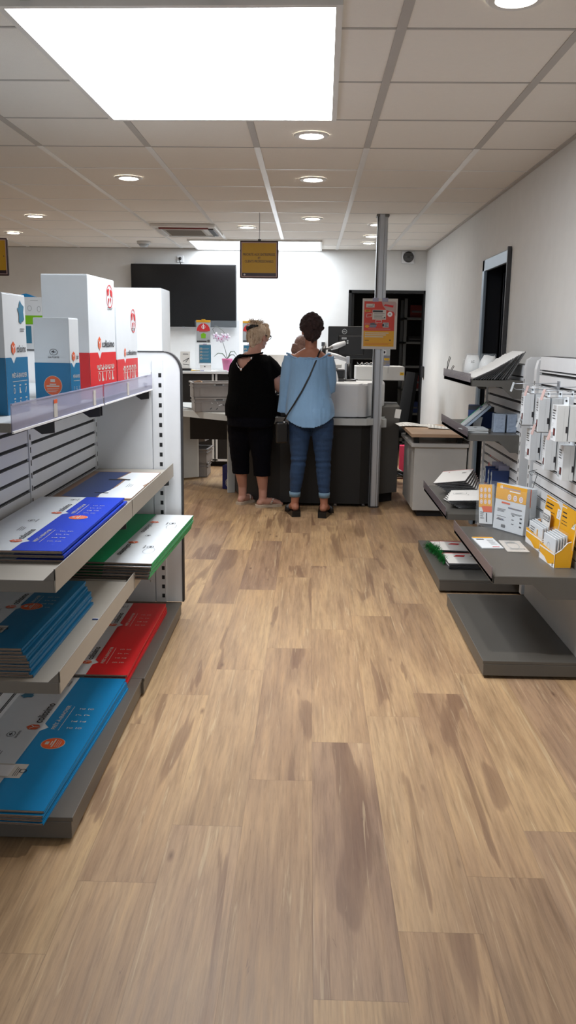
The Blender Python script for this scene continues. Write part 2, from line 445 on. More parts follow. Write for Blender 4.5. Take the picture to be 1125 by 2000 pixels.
# ---------------- downlights
def downlight():
    t = thing('downlight', 'x', 'downlight', (0, 0, HC))
    m = MB(); n = 24
    for i in range(n):
        a0, a1 = 2*pi*i/n, 2*pi*(i+1)/n
        for r0, z0, r1, z1 in ((.092, -.0035, .084, -.011), (.084, -.011, .064, -.011), (.064, -.011, .056, -.004)):
            m.face([(r0*cos(a0), r0*sin(a0), z0), (r0*cos(a1), r0*sin(a1), z0), (r1*cos(a1), r1*sin(a1), z1), (r1*cos(a0), r1*sin(a0), z1)], 'light_trim', True)
    m.build('trim_ring', t, world=False)
    m = MB(); m.face([(.057*cos(2*pi*i/n), .057*sin(2*pi*i/n), -.006) for i in range(n)], 'lamp_glow'); m.build('bulb', t, world=False)
    return t
dl = downlight()
DL = [(-.012, 4.61, 24, 'white round downlight in the ceiling just past the big glowing panel'),
      (0, 5.81, 5, 'white round downlight, second one past the big glowing panel on the same line'),
      (-1.21, 5.81, 14, 'round downlight alone on the left half of the ceiling behind the big panel'),
      (-2.41, 7.61, 34, 'oval-looking downlight near the left edge of the ceiling, larger of the two there'),
      (-3.02, 8.81, 40, 'small far downlight at the left edge, just above the left yellow sign'),
      (-.61, 8.21, 3, 'ringed downlight just left of the hanging yellow sign cord, beside the air conditioner'),
      (0, 7.61, 1.2, 'faint small downlight above the two women, right of the yellow sign'),
      (.585, 7.95, 3, 'tiny downlight half hidden by the top of the aluminium post'),
      (.60, 8.81, 6, 'downlight just left of the aluminium post near the rear wall'),
      (.61, 9.41, 8, 'rearmost downlight left of the post, closest to the back wall'),
      (.61, 2.84, 18, 'square-looking downlight cut by the top edge of the view, at right')]
for i, (x, y, w, lb) in enumerate(DL):
    o = dl if i == 0 else dup(dl, (x, y, HC))
    o.location = (x, y, HC); o['label'] = lb; o['group'] = 'round downlights in the ceiling'
    L = bpy.data.lights.new('downlight_lamp', 'SPOT'); L.energy = w; L.spot_size = radians(150 if x < -2 else 86); L.spot_blend = .7; L.shadow_soft_size = .05; L.color = (1, .93, .84)
    lo = bpy.data.objects.new('downlight_lamp', L); COL.objects.link(lo); lo.parent = o; lo.location = (0, 0, -.03)

# ---------------- ceiling devices
t = thing('air_conditioner', 'square ceiling cassette air conditioner with beige grille', 'air conditioner', (-1.2, 8.4, HC))
m = MB(); m.box(-1.49, -.89, 8.02, 8.78, HC - .03, HC, 'light_trim', .008); m.build('casing', t)
m = MB(); m.box(-1.40, -1.02, 8.16, 8.66, HC - .036, HC - .028, 'beige_metal', .002)
for k in range(15): m.box(-1.38, -1.04, 8.22 + k*.028, 8.224 + k*.028, HC - .038, HC - .035, 'taupe_metal')
m.build('grille', t)
for k, (a, b, c, d_) in enumerate(((-1.42, -.96, 8.08, 8.13), (-1.42, -.96, 8.67, 8.72), (-1.46, -1.41, 8.15, 8.65), (-.97, -.92, 8.15, 8.65))):
    m = MB(); m.box(a, b, c, d_, HC - .04, HC - .029, ('box_red_dark' if k == 0 else 'grey_white') if k != 3 else 'dark_edge', .003); m.build('air_flap', t)
t = thing('smoke_detector', 'small round white smoke detector on the rear ceiling at left', 'smoke detector', (-1.83, 9.5, HC))
m = MB(); m.rings([(-1.83, 9.5, HC - .001, .075, .075), (-1.83, 9.5, HC - .03, .072, .072)], 'grey_white'); m.build('mounting_plate', t)
m = MB(); m.rings([(-1.83, 9.5, HC - .03, .055, .055), (-1.83, 9.5, HC - .055, .045, .045), (-1.83, 9.5, HC - .062, .02, .02)], 'paper_grey'); m.build('sensor_head', t)

# ---------------- aluminium post with poster
t = thing('aluminium_post', 'tall aluminium service post from floor to ceiling beside the counter', 'post', (.585, 7.38, 0))
m = MB()
def post_ring(x, y): return [(x-.045, y-.02), (x-.03, y-.045), (x+.03, y-.045), (x+.045, y-.02), (x+.045, y+.03), (x+.03, y+.045), (x-.03, y+.045), (x-.045, y+.03)]
m.prism(post_ring(.588, 7.385), .012, HC, 'aluminium')
m.box(.545, .553, 7.334, 7.345, .012, HC, 'slot_black'); m.box(.56, .605, 7.325, 7.342, .012, HC, 'aluminium', .006)
m.build('profile', t)
m = MB(); m.prism(post_ring(.588, 7.385), 0, .014, 'dark_edge'); m.build('foot_cap', t)
m = MB(); m.box(.535, .64, 7.33, 7.44, HC - .02, HC, 'aluminium_dark', .004); m.build('ceiling_cap', t)
po = thing('poster', 'red and yellow laminated poster taped to the aluminium post', 'poster', (.583, 7.31, 1.38))
m = MB(); m.box(.437, .732, 7.308, 7.314, 1.385, 1.803, 'ink_pale')
F = Face(m, (.437, 7.308, 1.385), (1, 0, 0), (0, 0, 1))
F.rect(.014, .272, .022, .152, 'poster_yellow'); F.rect(.014, .272, .152, .395, 'poster_red')
F.rect(.03, .10, .345, .375, 'ink_pale', 2); F.lines(.040, .358, .05, 2, .005, .002, 'ink_dark', 3); F.disc(.088, .366, .004, .004, 'ink_dark', 3, 8)
F.rect(.02, .066, .308, .326, 'poster_yellow', 2); F.lines(.026, .322, .034, 2, .006, .003, 'ink_dark', 3)
F.rect(.085, .20, .245, .325, 'ink_pale', 2); F.rect(.088, .172, .305, .321, 'ink_dark', 3); F.lines(.098, .296, .09, 4, .012, .003, 'ink_dark', 3); F.disc(.188, .262, .006, .006, 'ink_dark', 3)
F.poly([(.034,.262),(.082,.268),(.08,.298),(.036,.292)], 'ink_pale', 2); F.poly([(.038,.266),(.078,.271),(.077,.294),(.04,.289)], 'poster_red', 3)
F.rect(.113, .165, .218, .243, 'ink_pale', 2); F.rect(.117, .161, .222, .239, 'ink_red', 3)
F.disc(.232, .29, .021, .021, 'ink_white', 2); F.lines(.222, .296, .02, 2, .006, .003, 'ink_dark', 3)
F.poly([(.16,.395),(.272,.395),(.284,.38),(.284,.27),(.262,.31),(.2,.325),(.17,.36)], 'pink_label', 2); F.poly([(.175,.36),(.255,.345),(.262,.362),(.19,.372)], 'ink_red', 3)
F.lines(.022, .215, .11, 2, .008, .003, 'pink_label', 2); F.lines(.05, .168, .19, 1, .008, .003, 'pink_label', 2)
F.poly([(.06,.18),(.115,.178),(.125,.2),(.1,.222),(.07,.215)], 'leaflet_art', 2); F.disc(.042, .188, .018, .011, 'poster_yellow', 2)
F.rect(.175, .225, .18, .222, 'paper_grey', 2); F.rect(.17, .185, .19, .21, 'ink_dark', 3); F.lines(.19, .215, .03, 4, .009, .003, 'ink_dark', 3)
F.lines(.026, .138, .20, 3, .016, .007, 'ink_pale', 2); F.lines(.026, .074, .035, 1, .01, .004, 'ink_dark', 2); F.lines(.026, .05, .225, 2, .01, .002, 'poster_red', 2); F.disc(.24, .075, .006, .005, 'ink_dark', 2)
m.build('printed_sheet', po)
for a in ((.6, 1.797), (.52, 1.797)):
    m = MB(); m.box(a[0], a[0] + .05, 7.3055, 7.308, a[1] - .02, a[1] + .012, 'clear_plastic'); m.build('adhesive_tape', po)

# ---------------- hanging yellow signs
def hang_sign(x0, x1, z0, z1, y, label, text=True, rodx=None):
    t = thing('hanging_sign', label, 'sign', ((x0+x1)/2, y, z0), group='yellow counter signs hung from the ceiling')
    m = MB(); m.box(x0, x1, y, y + .02, z0, z1, 'sign_frame', .01)
    F = Face(m, (x0, y - .0006, z0), (1, 0, 0), (0, 0, 1)); w = x1 - x0; h = z1 - z0
    F.rect(.012, w - .012, .012, h - .012, 'pink_label', 1); F.rect(.02, w - .02, .045, h - .02, 'sign_yellow', 2); F.rect(.02, w - .02, .018, .045, 'sign_frame', 2)
    F.disc(.04, .031, .008, .008, 'ink_pale', 3)
    if text:
        F.text('PRIORITE AUX ENTREPRISES', .028, h*.60, w - .056, .021, 'sign_frame', 3); F.text('ET', w*.47, h*.515, .022, .017, 'sign_frame', 3); F.text('CLIENTS PROFESSIONNELS', .042, h*.42, w - .084, .021, 'sign_frame', 3)
    else:
        F.disc(w - .036, h*.52, .004, .005, 'sign_frame', 3, 8)
    m.build('panel', t)
    m = MB(); rx = rodx if rodx else (x0+x1)/2; m.cyl((rx, y + .01, z1), (rx, y + .01, HC), .0025, 'dark_edge', 6); m.box(rx-.012, rx+.012, y+.002, y+.018, z1-.004, z1+.012, 'dark_edge'); m.build('suspension_cord', t)
hang_sign(-.602, -.278, 1.955, 2.26, 7.3, 'square yellow sign hanging from the ceiling in front of the bright rear wall', rodx=-.438)
hang_sign(-2.88, -2.558, 1.955, 2.262, 7.3, 'yellow sign with dark frame cut off by the left edge of the view', False)

# ---------------- things on the rear wall
t = thing('television', 'large black flat television mounted on the rear wall', 'television', (-1.48, 10.1, 1.59))
m = MB(); m.box(-2.10, -.872, 10.075, 10.12, 1.588, 2.30, 'black_plastic', .006); m.build('housing', t)
m = MB(); m.box(-2.088, -.884, 10.072, 10.076, 1.603, 2.288, 'tv_screen'); m.build('screen', t)
m = MB(); m.box(-1.6, -1.4, 10.12, 10.149, 1.8, 2.1, 'dark_edge'); m.build('wall_bracket', t)
m = MB(); m.box(-1.505, -1.475, 10.068, 10.075, 1.578, 1.59, 'aluminium'); m.build('badge', t)
t = thing('wall_socket', 'white wall socket with black plug above the television', 'socket', (-1.53, 10.14, 2.36))
m = MB(); m.box(-1.57, -1.49, 10.135, 10.15, 2.325, 2.40, 'white_metal', .004); m.build('socket_plate', t)
m = MB(); m.ball((-1.53, 10.12, 2.365), (.018, .02, .018), 'black_plastic'); m.tube([(-1.53,10.115,2.36),(-1.53,10.1,2.33),(-1.525,10.13,2.30),(-1.52,10.135,2.25)], .005, 'black_plastic'); m.build('plug', t)
t = thing('wall_speaker', 'round black speaker with grille high on the rear wall near the right corner', 'speaker', (1.115, 10.14, 2.41))
m = MB(); m.box(1.04, 1.19, 10.135, 10.15, 2.335, 2.475, 'white_metal', .01); m.build('mounting_plate', t)
m = MB(); m.rings([(0,0,0,.062,.062),(0,0,.018,.058,.058),(0,0,.024,.04,.04),(0,0,.028,.01,.01)], 'dark_edge')
m.bm.transform(Matrix.Translation((1.118, 10.135, 2.41)) @ Matrix.Rotation(pi/2, 4, 'X')); 
for k in range(6): m.box(1.07, 1.166, 10.108, 10.112, 2.372 + k*.014, 2.376 + k*.014, 'aluminium_dark')
m.build('speaker_cone', t)
t = thing('remote_control', 'white air conditioner remote in a holder on the rear wall', 'remote control', (.153, 10.14, 1.30))
m = MB(); m.box(.128, .178, 10.125, 10.149, 1.30, 1.44, 'grey_white', .005); m.build('body', t)
m = MB(); m.box(.134, .172, 10.123, 10.126, 1.385, 1.432, 'dark_edge'); m.build('display', t)
m = MB()
for a in range(3):
    for b in range(4): m.box(.135 + a*.013, .144 + a*.013, 10.122, 10.126, 1.315 + b*.016, 1.323 + b*.016, 'paper_grey')
m.build('keypad', t)
# ================================================================== LEFT GONDOLA
LG = 'parcel_gondola'
t = thing('shelving_gondola', 'long white slatted shelving gondola with grey shelves along the left of the aisle', 'shelving', (-1.08, 3.2, 0))
def slats(m, xw, y0, y1, z0, z1, pitch, sgn, mat_='white_metal'):
    # boards with dark grooves between; xw = face plane, sgn = direction the face looks to
    a, b = sorted((xw, xw - sgn * .018)); m.box(a - (0 if sgn > 0 else 0), b, y0, y1, z0, z1, 'slot_black')
    z = z0
    while z < z1 - .01:
        a, b = sorted((xw + sgn * .006, xw - sgn * .004)); m.box(a, b, y0, y1, z, min(z + pitch - .010, z1), mat_, .0015); z += pitch
def uprights(m, x, y, z0, z1, w=.028, d=.014, sgn=1, pitch=.05, mt='white_metal'):
    a, b = sorted((x, x + sgn * d)); m.box(a, b, y - w/2, y + w/2, z0, z1, mt, .001)
    z = z0 + .03; f = x + sgn * (d + .0006)
    while z < z1 - .03: m.face([(f, y-.005, z), (f, y+.005, z), (f, y+.005, z+.022), (f, y-.005, z+.022)], 'slot_black'); z += pitch
XB = -1.085
m = MB()
slats(m, XB, 2.2, 3.19, .09, 1.20, .06, 1); slats(m, XB, 3.22, 4.22, .09, 1.20, .06, 1)
m.box(XB - .16, XB - .018, 2.2, 4.23, .07, 1.205, 'white_metal'); m.build('slat_panel', t)
m = MB(); uprights(m, XB - .004, 3.205, .08, 1.2); m.build('upright', t)
m = MB(); uprights(m, XB - .004, 2.2, .08, 1.2); m.build('upright', t)
m = MB(); uprights(m, XB - .004, 4.225, .08, 1.2); m.build('upright', t)
# end panel (across the aisle direction) with rounded corner
m = MB(); P = [(-1.60, .085), (-.650, .085), (-.648, 1.28)]
for k in range(9): a = k / 8 * pi / 2; P.append((-.735 + .087 * cos(a), 1.285 + .10 * sin(a)))
P += [(-1.60, 1.385)]
m.extr([(x_, 4.25, z_) for x_, z_ in P], (0, .03, 0), 'white_metal')
m.build('end_panel', t)
m = MB(); Q = P[1:-1]
for (a, b) in zip(Q, Q[1:]): m.extr([(a[0]-.002, 4.246, a[1]), (b[0]-.002, 4.246, b[1]), (b[0]+.006, 4.246, b[1]+.002), (a[0]+.006, 4.246, a[1]+.002)], (0, .038, 0), 'dark_edge')
m.extr([(-.735, 4.246, 1.384), (-1.6, 4.246, 1.384), (-1.6, 4.246, 1.389), (-.735, 4.246, 1.389)], (0, .038, 0), 'dark_edge')
m.build('edge_trim', t)
m = MB(); m.box(-.79, -.735, 4.240, 4.25, .085, 1.345, 'white_metal', .001)
z = .11
while z < 1.31: m.face([(-.758, 4.2394, z), (-.743, 4.2394, z), (-.743, 4.2394, z + .021), (-.758, 4.2394, z + .021)], 'slot_black'); z += .05
m.box(-1.08, -.795, 4.238, 4.25, .085, 1.285, 'white_metal', .001)
for z in (.2, .72, 1.17): m.ball((-.815, 4.238, z), .006, 'light_trim', 8)
m.build('slotted_strip', t)
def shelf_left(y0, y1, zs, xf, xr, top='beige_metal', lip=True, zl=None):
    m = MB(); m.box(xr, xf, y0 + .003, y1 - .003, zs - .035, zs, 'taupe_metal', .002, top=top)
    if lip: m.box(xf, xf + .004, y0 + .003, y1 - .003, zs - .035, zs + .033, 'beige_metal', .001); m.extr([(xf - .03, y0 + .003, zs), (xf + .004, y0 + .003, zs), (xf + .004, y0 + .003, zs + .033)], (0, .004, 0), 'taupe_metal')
    s = m.build('shelf', t)
    return s
def bracket(y, zs, xf, s, x0=None):
    m = MB(); x0 = x0 if x0 else XB + .012
    m.extr([(x0, y, zs - .002), (xf - .01, y, zs - .002), (xf - .01, y, zs - .045), (xf - .05, y, zs - .050), (xf - .10, y, zs - .016), (x0, y, zs - .014)], (0, .006, 0), 'dark_edge'); m.build('bracket', s)
s1 = None
for (y0, y1) in ((2.2, 3.22), (3.22, 4.235)):
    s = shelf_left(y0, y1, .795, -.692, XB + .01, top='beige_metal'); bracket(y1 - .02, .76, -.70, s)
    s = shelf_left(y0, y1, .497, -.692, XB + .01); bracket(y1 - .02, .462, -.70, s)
    # top shelf : clear price strip on the front
    m = MB(); m.box(-1.46, -.79, y0 + .003, y1 - .003, 1.20, 1.225, 'taupe_metal', .002, top='paper_grey'); s = m.build('shelf', t)
    m = MB(); m.box(-.79, -.787, y0 + .01, y1 - .01, 1.20, 1.275, 'clear_plastic'); m.box(-.789, -.784, y0 + .01, y1 - .01, 1.197, 1.203, 'ink_white'); m.box(-.789, -.785, y0 + .01, y1 - .01, 1.272, 1.276, 'clear_plastic')
    m.build('price_strip', s)
    for ly in ((y0 + .38,) if y0 < 3 else (y0 + .42,)) + ((y0 + .86,) if y0 < 3 else ()):
        m = MB(); m.box(-.7865, -.7855, ly, ly + .035, 1.207, 1.262, 'ink_pale'); m.box(-.7860, -.7850, ly, ly + .035, 1.25, 1.262, 'ink_orange' if ly < 2.8 else 'ink_pale'); m.build('price_label', s)
    for yy in ((2.62, 3.205) if y0 < 3 else (3.24, 4.20)): bracket(yy, 1.20, -.79, s)
# base
for (y0, y1) in ((2.2, 3.23), (3.23, 4.26)):
    m = MB(); m.box(-1.48, -.672 + (y0-2.2)*.01, y0 + .001, y1 - .001, .012, .066, 'plinth_taupe', .002); m.box(-1.48, -.668 + (y0-2.2)*.01, y0 + .001, y1 - .001, .066, .08, 'plinth_taupe', .002); s = m.build('base_plinth', t)
    for (fx, fy) in ((-.76, y0 + .08), (-1.38, y0 + .08)):
        m = MB(); m.rings([(fx, fy, 0, .024, .024), (fx, fy, .006, .022, .022), (fx, fy, .014, .008, .008)], 'aluminium'); m.build('levelling_foot', s)
m = MB(); m.box(-1.35, -.74, 4.285, 4.72, 1.17, 1.19, 'white_metal', .002); es = m.build('end_shelf', t)
t.rotation_euler = (0, 0, 0)

# ================================================================== CARTONS
def logo(F, a, b, s, k=2):
    F.poly([(a, b + s*.28), (a + s*.42, b), (a + s*.84, b + s*.28), (a + s*.84, b + s*.86), (a + s*.42, b + s*1.14), (a, b + s*.86)], 'ink_orange', k)
    for (p, q) in (((.42, 0), (.42, .55)), ((.42, .55), (.12, .82)), ((.42, .55), (.72, .82))):
        d = V((q[0]-p[0], q[1]-p[1])).normalized() * .04; n = (-d.y, d.x)
        F.poly([(a+s*(p[0]-n[0]), b+s*(p[1]-n[1])), (a+s*(q[0]-n[0]), b+s*(q[1]-n[1])), (a+s*(q[0]+n[0]), b+s*(q[1]+n[1])), (a+s*(p[0]+n[0]), b+s*(p[1]+n[1]))], 'ink_white', k + 1)
def icons(F, a, b, w, n, s, mt='ink_pale', rows=1):
    for r in range(rows):
        for i in range(n):
            x = a + w * i / max(1, n - 1); y = b - r * s * 2.2
            F.rect(x, x + s*.8, y + s*1.25, y + s*1.45, mt, 2)
            if i % 3 == 0: F.ring(x + s*.4, y + s*.5, s*.4, s*.5, s*.14, mt, 2, 10)
            elif i % 3 == 1: F.poly([(x, y), (x + s*.8, y), (x + s*.8, y + s*.2), (x + s*.55, y + s*.3), (x + s*.4, y + s), (x + s*.15, y + s)], mt, 2)
            else: F.poly([(x + s*.1, y), (x + s*.35, y), (x + s*.75, y + s), (x + s*.5, y + s)], mt, 2)
def badge(F, a, b, r, sq=1):
    F.disc(a, b, r, r * sq, 'ink_pale', 2); F.disc(a, b, r * .95, r * .95 * sq, 'ink_orange', 3)
    F.rect(a - r*.25, a + r*.25, b + r*.35*sq, b + r*.65*sq, 'ink_pale', 4)
    F.rect(a - r*.35, a + r*.35, b + r*.08*sq, b + r*.18*sq, 'ink_pale', 4); F.rect(a - r*.7, a + r*.7, b - r*.12*sq, b, 'ink_pale', 4)
    F.lines(a - r*.65, b - r*.28*sq, r*1.3, 3, r*.16*sq, r*.04*sq, 'ink_pale', 4)
def postbird(F, a, b, r, mt='ink_dark', text=True, k=2):
    F.ring(a, b, r, r * .72, r * .1, mt, k)
    F.poly([(a - r*.7, b - r*.02), (a + r*.1, b + r*.45), (a + r*.12, b + r*.12), (a + r*.75, b + r*.05), (a, b - r*.15), (a - r*.35, b - r*.45), (a - r*.1, b - r*.05)], mt, k)
    if text: F.text('LA POSTE', a - r*1.35, b - r*1.35, r*2.7, r*.36, mt, k)
def globe(F, a, b, r):
    F.ring(a, b, r, r, r*.09, 'ink_red', 2, 20)
    F.poly([(a - r*.7, b + r*.55), (a - r*.1, b + r*.7), (a - r*.25, b + r*.1), (a - r*.6, b)], 'ink_red', 2)
    F.poly([(a + r*.1, b + r*.65), (a + r*.7, b + r*.5), (a + r*.75, b - r*.05), (a + r*.3, b + r*.1)], 'ink_red', 2)
    F.poly([(a - r*.45, b - r*.15), (a - r*.1, b - r*.2), (a - r*.25, b - r*.75)], 'ink_red', 2); F.poly([(a + r*.2, b - r*.05), (a + r*.5, b - r*.2), (a + r*.25, b - r*.65)], 'ink_red', 2)
def france(F, a, b, w, h, mt='ink_teal'):
    P = [(.45, 1), (.62, .86), (1, .74), (.88, .5), (.98, .2), (.75, .08), (.62, .14), (.5, 0), (.18, .08), (.22, .4), (0, .66), (.22, .68), (.3, .84)]
    F.poly([(a + x_ * w, b + y_ * h) for x_, y_ in P], mt, 2)
def side_print(F, w, h, col, band, kind, notch=.5, wide=True, circle=False, words='International'):
    # the coloured lower band with its white notch, the wordmark and pictograms
    ls = h * .10
    F.poly([(0, 0), (w, 0), (w, band), (w*.36 + ls*.55, band), (w*.36, band - ls*.55), (w*.36 - ls*.55, band), (0, band)], col, 1)
    logo(F, w*.36 - ls*.42, band + ls*.2, ls)
    F.text('colissimo', w*.36 + ls*.75, band + ls*.42, w*.6 - ls*.95, ls*.62, 'ink_dark')
    F.text('PRÊT-À-ENVOYER', w*.24, band*.64, w*.68, band*.10, 'ink_pale'); F.rect(w*.26, w*.92, band*.57, band*.58, 'ink_pale', 2)
    icons(F, w*.28, band*.36, w*.52, 5 if wide else 3, w*.10, rows=1 if wide else 2)
    if kind == 'globe': globe(F, w*.80, h*.86, w*.13); F.lines(w*.70, h*.765, w*.2, 2, .006, .002, 'ink_dark', 2)
    if kind == 'france': france(F, w*.62, h*.76, w*.30, h*.2); F.lines(w*.70, h*.72, w*.2, 2, .006, .002, 'ink_dark', 2)
def upright_box(name, label, w, d, h, col, band, kind, front=None, wide=True):
    """w across (x), d deep (y), right-hand side (+x) printed; origin at floor, front right corner"""
    t = thing(name, label, 'parcel box')
    m = MB(); m.box(-w, 0, 0, d, 0, h, 'carton_white', .0015)
    if col:
        F = Face(m, (.0003, 0, 0), (0, 1, 0), (0, 0, 1)); side_print(F, d, h, col, band, kind, wide=wide)
        G = Face(m, (-w, -.0003, 0), (1, 0, 0), (0, 0, 1)); G.rect(0, w, 0, band, col, 1)
        if front: front(G, w, h, band)
        H = Face(m, (-w, d + .0003, 0), (-1, 0, 0), (0, 0, 1))
    m.build('body', t, world=False)
    m = MB(); m.box(-w + .001, -.001, .001, d - .001, h, h + .0025, 'carton_white', .0008); m.face([(-w/2 - .001, .002, h + .0028), (-w/2 + .001, .002, h + .0028), (-w/2 + .001, d - .002, h + .0028), (-w/2 - .001, d - .002, h + .0028)], 'carton_edge'); m.build('lid_flap', t, world=False)
    return t
ZS = 1.2255
b = upright_box('parcel_box', 'tallest parcel box on the top shelf, white above red, with globe print', .172, .345, .447, 'carton_red', .170, 'globe'); b.location = (-.810, 3.12, ZS); b.rotation_euler.z = radians(-3)
b = upright_box('parcel_box', 'smaller red and white parcel box just behind the tallest one', .16, .40, .350, 'carton_red', .137, 'globe'); b.location = (-.797, 3.51, ZS); b.rotation_euler.z = radians(-.5)
def fr(G, w, h, band):
    postbird(G, w*.55, band + h*.125, w*.115); badge(G, w*.5, band*.46, w*.26)
b = upright_box('parcel_box', 'small white and blue parcel box with round orange sticker before the tall red one', .128, .075, .286, 'carton_teal', .140, None, front=fr, wide=False); b.location = (-.804, 2.84, ZS); b.rotation_euler.z = radians(-9)
b = upright_box('parcel_box', 'white and blue parcel box with a blue map of France, cut by the left edge', .20, .175, .345, 'carton_teal', .165, 'france', wide=False); b.location = (-.872, 2.42, ZS); b.rotation_euler.z = radians(-2)
b = upright_box('parcel_box', 'plain white blank carton standing behind the red boxes at the shelf end', .30, .26, .505, None, 0, None); b.location = (-.752, 4.33, 1.1905)

def flat_carton(col, w, l, th, circle=None, cut=None, layout='A', text=True, wavy=0, kraft=False):
    """lying flat: x from -w (back) to 0 (aisle edge), y 0..l ; white strip towards the back, coloured half towards the aisle"""
    t = thing('flat_parcel_carton', 'x', 'flat carton')
    m = MB(); m.box(-w, 0, 0, l, 0, th, 'carton_edge', 0, top='carton_white')
    m.box(-.0015, .0003, 0, l, .0002, th, col)
    F = Face(m, (0, 0, th + .0002), (0, 1, 0), (-1, 0, 0))     # u along +y (reading direction), v towards the back
    b = w * .46
    if layout == 'G':      # white towards the aisle, green at the back, printing upside down
        F.rect(0, l, b, w, col, 1)
        G = Face(m, (-w, l, th + .0002), (0, -1, 0), (1, 0, 0))
        for k_ in (.18, .62): logo(G, l*k_, w*.56, w*.10, 3); G.text('colissimo', l*k_ + w*.12, w*.58, l*.2, w*.06, 'ink_dark', 3)
        for k_ in (.12, .62): postbird(G, l*(k_ + .1), w*.84, w*.05, k=3); G.ring(l*(k_+.17), w*.86, .05, .024, .0012, 'ink_dark', 3)
        postbird(G, l*.5, w*.7, w*.04, text=False, k=3)
    else:
        nn = 2 if layout not in ('S', 'L') else 1
        pts = [(0, 0), (l, 0), (l, b)]
        for k_ in ((.62, .12) if nn == 2 else (.52,)):
            c_ = l * k_ + w*.05; pts += [(c_ + w*.07, b), (c_, b - w*.055), (c_ - w*.07, b)]
        pts += [(0, b)]; F.poly(pts, col, 1)
        if text:
            for k_ in ((.62, .12) if nn == 2 else (.52,)):
                c_ = l * k_; logo(F, c_, b + w*.015, w*.11, 2); F.text('colissimo', c_ + w*.13, b + w*.035, min(l*.19, w*.40), w*.075, 'ink_dark', 2)
                F.text('PRÊT-À-ENVOYER', c_ + w*.02, b*.74, l*.2, w*.045, 'ink_pale', 2); icons(F, c_ + w*.04, b*.42, l*.16, 4, w*.035, rows=2); F.rect(c_, c_ + l*.2, b*.66, b*.67, 'ink_pale', 2)
            postbird(F, l*.48, b + w*.22, w*.05, k=2); postbird(F, l*.93, b + w*.1, w*.045, k=2)
            france(F, l*.78, b + w*.3, w*.13, w*.13) if col in ('carton_cyan', 'carton_teal') else None
            F.lines(l*.30, b + w*.22, l*.07, 3, .008, .002, 'ink_dark', 2)
        if circle: badge(F, l*circle[0], w*circle[1], w*circle[2])
        if layout == 'L': # address label
            F.rect(l*.18, l*.27, w*.34, w*.68, 'ink_pale', 3); F.rect(l*.19, l*.26, w*.44, w*.66, 'ink_white', 4); F.ring(l*.225, w*.35, .012, .012, .003, 'ink_dark', 4, 8); F.lines(l*.19, w*.41, l*.06, 3, .006, .002, 'ink_dark', 4)
    m.build('sheet', t, world=False)
    m = MB()    # folded corrugated layers at the near end
    for k_ in range(2): m.box(-w + .004, -.004, -.0025, 0, th*(.15 + .45*k_), th*(.15 + .45*k_) + th*.22, 'carton_kraft' if k_ else 'carton_edge')
    m.build('folded_edge', t, world=False)
    return t
def stack(n, make, loc, dz, top, rest, grp, jit=.006, rz=0, th=.006, fan=0, droop=None, lean=0):
    base = make(False); first = True
    for i in range(n):
        last = i == n - 1
        o = make(True) if last else (base if first else dup(base, (0, 0, 0)))
        first = False if not last else first
        o.location = (loc[0] + random.uniform(-jit, jit) + lean * i, loc[1] + random.uniform(-jit, jit), loc[2] + i * dz)
        o.rotation_euler = (0, (droop or 0) * i, rz + random.uniform(-.006, .006) + fan * (n - 1 - i))
        o['label'] = top if last else rest; o['group'] = grp
B1, B2, B3 = .0802, .4975, .7955
stack(5, lambda tp: flat_carton('carton_cyan', .40, .96, .006, circle=(.42, .27, .10) if tp else None, layout='L' if tp else 'A', text=tp), (-.738, 2.16, B1), .0085,
      'blue flat carton with orange disc, topmost of the nearest pile on the bottom shelf', 'blue flat carton under the top one in the near pile on the bottom shelf', 'blue flat cartons on the bottom shelf', fan=-.005, rz=radians(-1.4))
stack(5, lambda tp: flat_carton('carton_red', .36, .93, .007, text=tp), (-.712, 3.14, B1), .011,
      'red and white flat carton, topmost of the pile on the bottom shelf', 'red flat carton under the topmost red one on the bottom shelf', 'red flat cartons on the bottom shelf', fan=-.004)
stack(9, lambda tp: flat_carton('carton_teal', .30, .68, .008, circle=(.55, .32, .12) if tp else None, layout='L' if tp else 'A', text=tp), (-.775, 2.235, B2), .0098,
      'dark teal flat carton with orange disc, topmost of the middle shelf pile', 'teal flat carton within the middle shelf pile, below its top one', 'teal flat cartons on the middle shelf', lean=-.003)
stack(6, lambda tp: flat_carton('carton_green', .42, .95, .007, layout='G', text=tp), (-.635, 3.235, B2 + .002), .012,
      'white and green flat carton overhanging the middle shelf, topmost of its pile', 'bright green edged flat carton under the overhanging white one', 'green flat cartons overhanging the middle shelf', jit=.004, droop=0, lean=.003, rz=radians(-2.5))
stack(3, lambda tp: flat_carton('carton_blue', .33, .86, .008, circle=(.55, .24, .10) if tp else None, text=tp), (-.708, 2.39, B3), .014,
      'royal blue flat carton with orange disc, topmost of the upper shelf pile', 'royal blue flat carton under the top one on the upper shelf', 'royal blue flat cartons on the upper shelf', lean=-.004)
# opened carton blank lying at the far end of that shelf
t = thing('carton_blank', 'opened carton blank, white with dark blue, at the upper shelf far end', 'flat carton', (-.72, 3.42, B3))
m = MB(); m.box(-1.06, -.73, 3.38, 4.1, B3, B3 + .005, 'carton_kraft')
Fm = Face(m, (-.73, 3.38, B3 + .005), (0, 1, 0), (-1, 0, 0))
Fm.poly([(.02, .0), (.30, .0), (.32, .012), (.42, .0), (.70, .0), (.70, .14), (.52, .16), (.50, .12), (.30, .12), (.20, .13), (.10, .15), (.02, .14)], 'carton_white', 1)
Fm.poly([(.02, .15), (.12, .15), (.2, .13), (.48, .13), (.5, .17), (.7, .15), (.7, .30), (.05, .30), (.02, .24)], 'blue_card', 1)
Fm.rect(.46, .49, .10, .20, 'slot_black', 2); Fm.rect(.12, .135, .12, .18, 'slot_black', 2); Fm.lines(.28, .08, .09, 3, .01, .002, 'ink_dark', 2)
m.build('board', t)
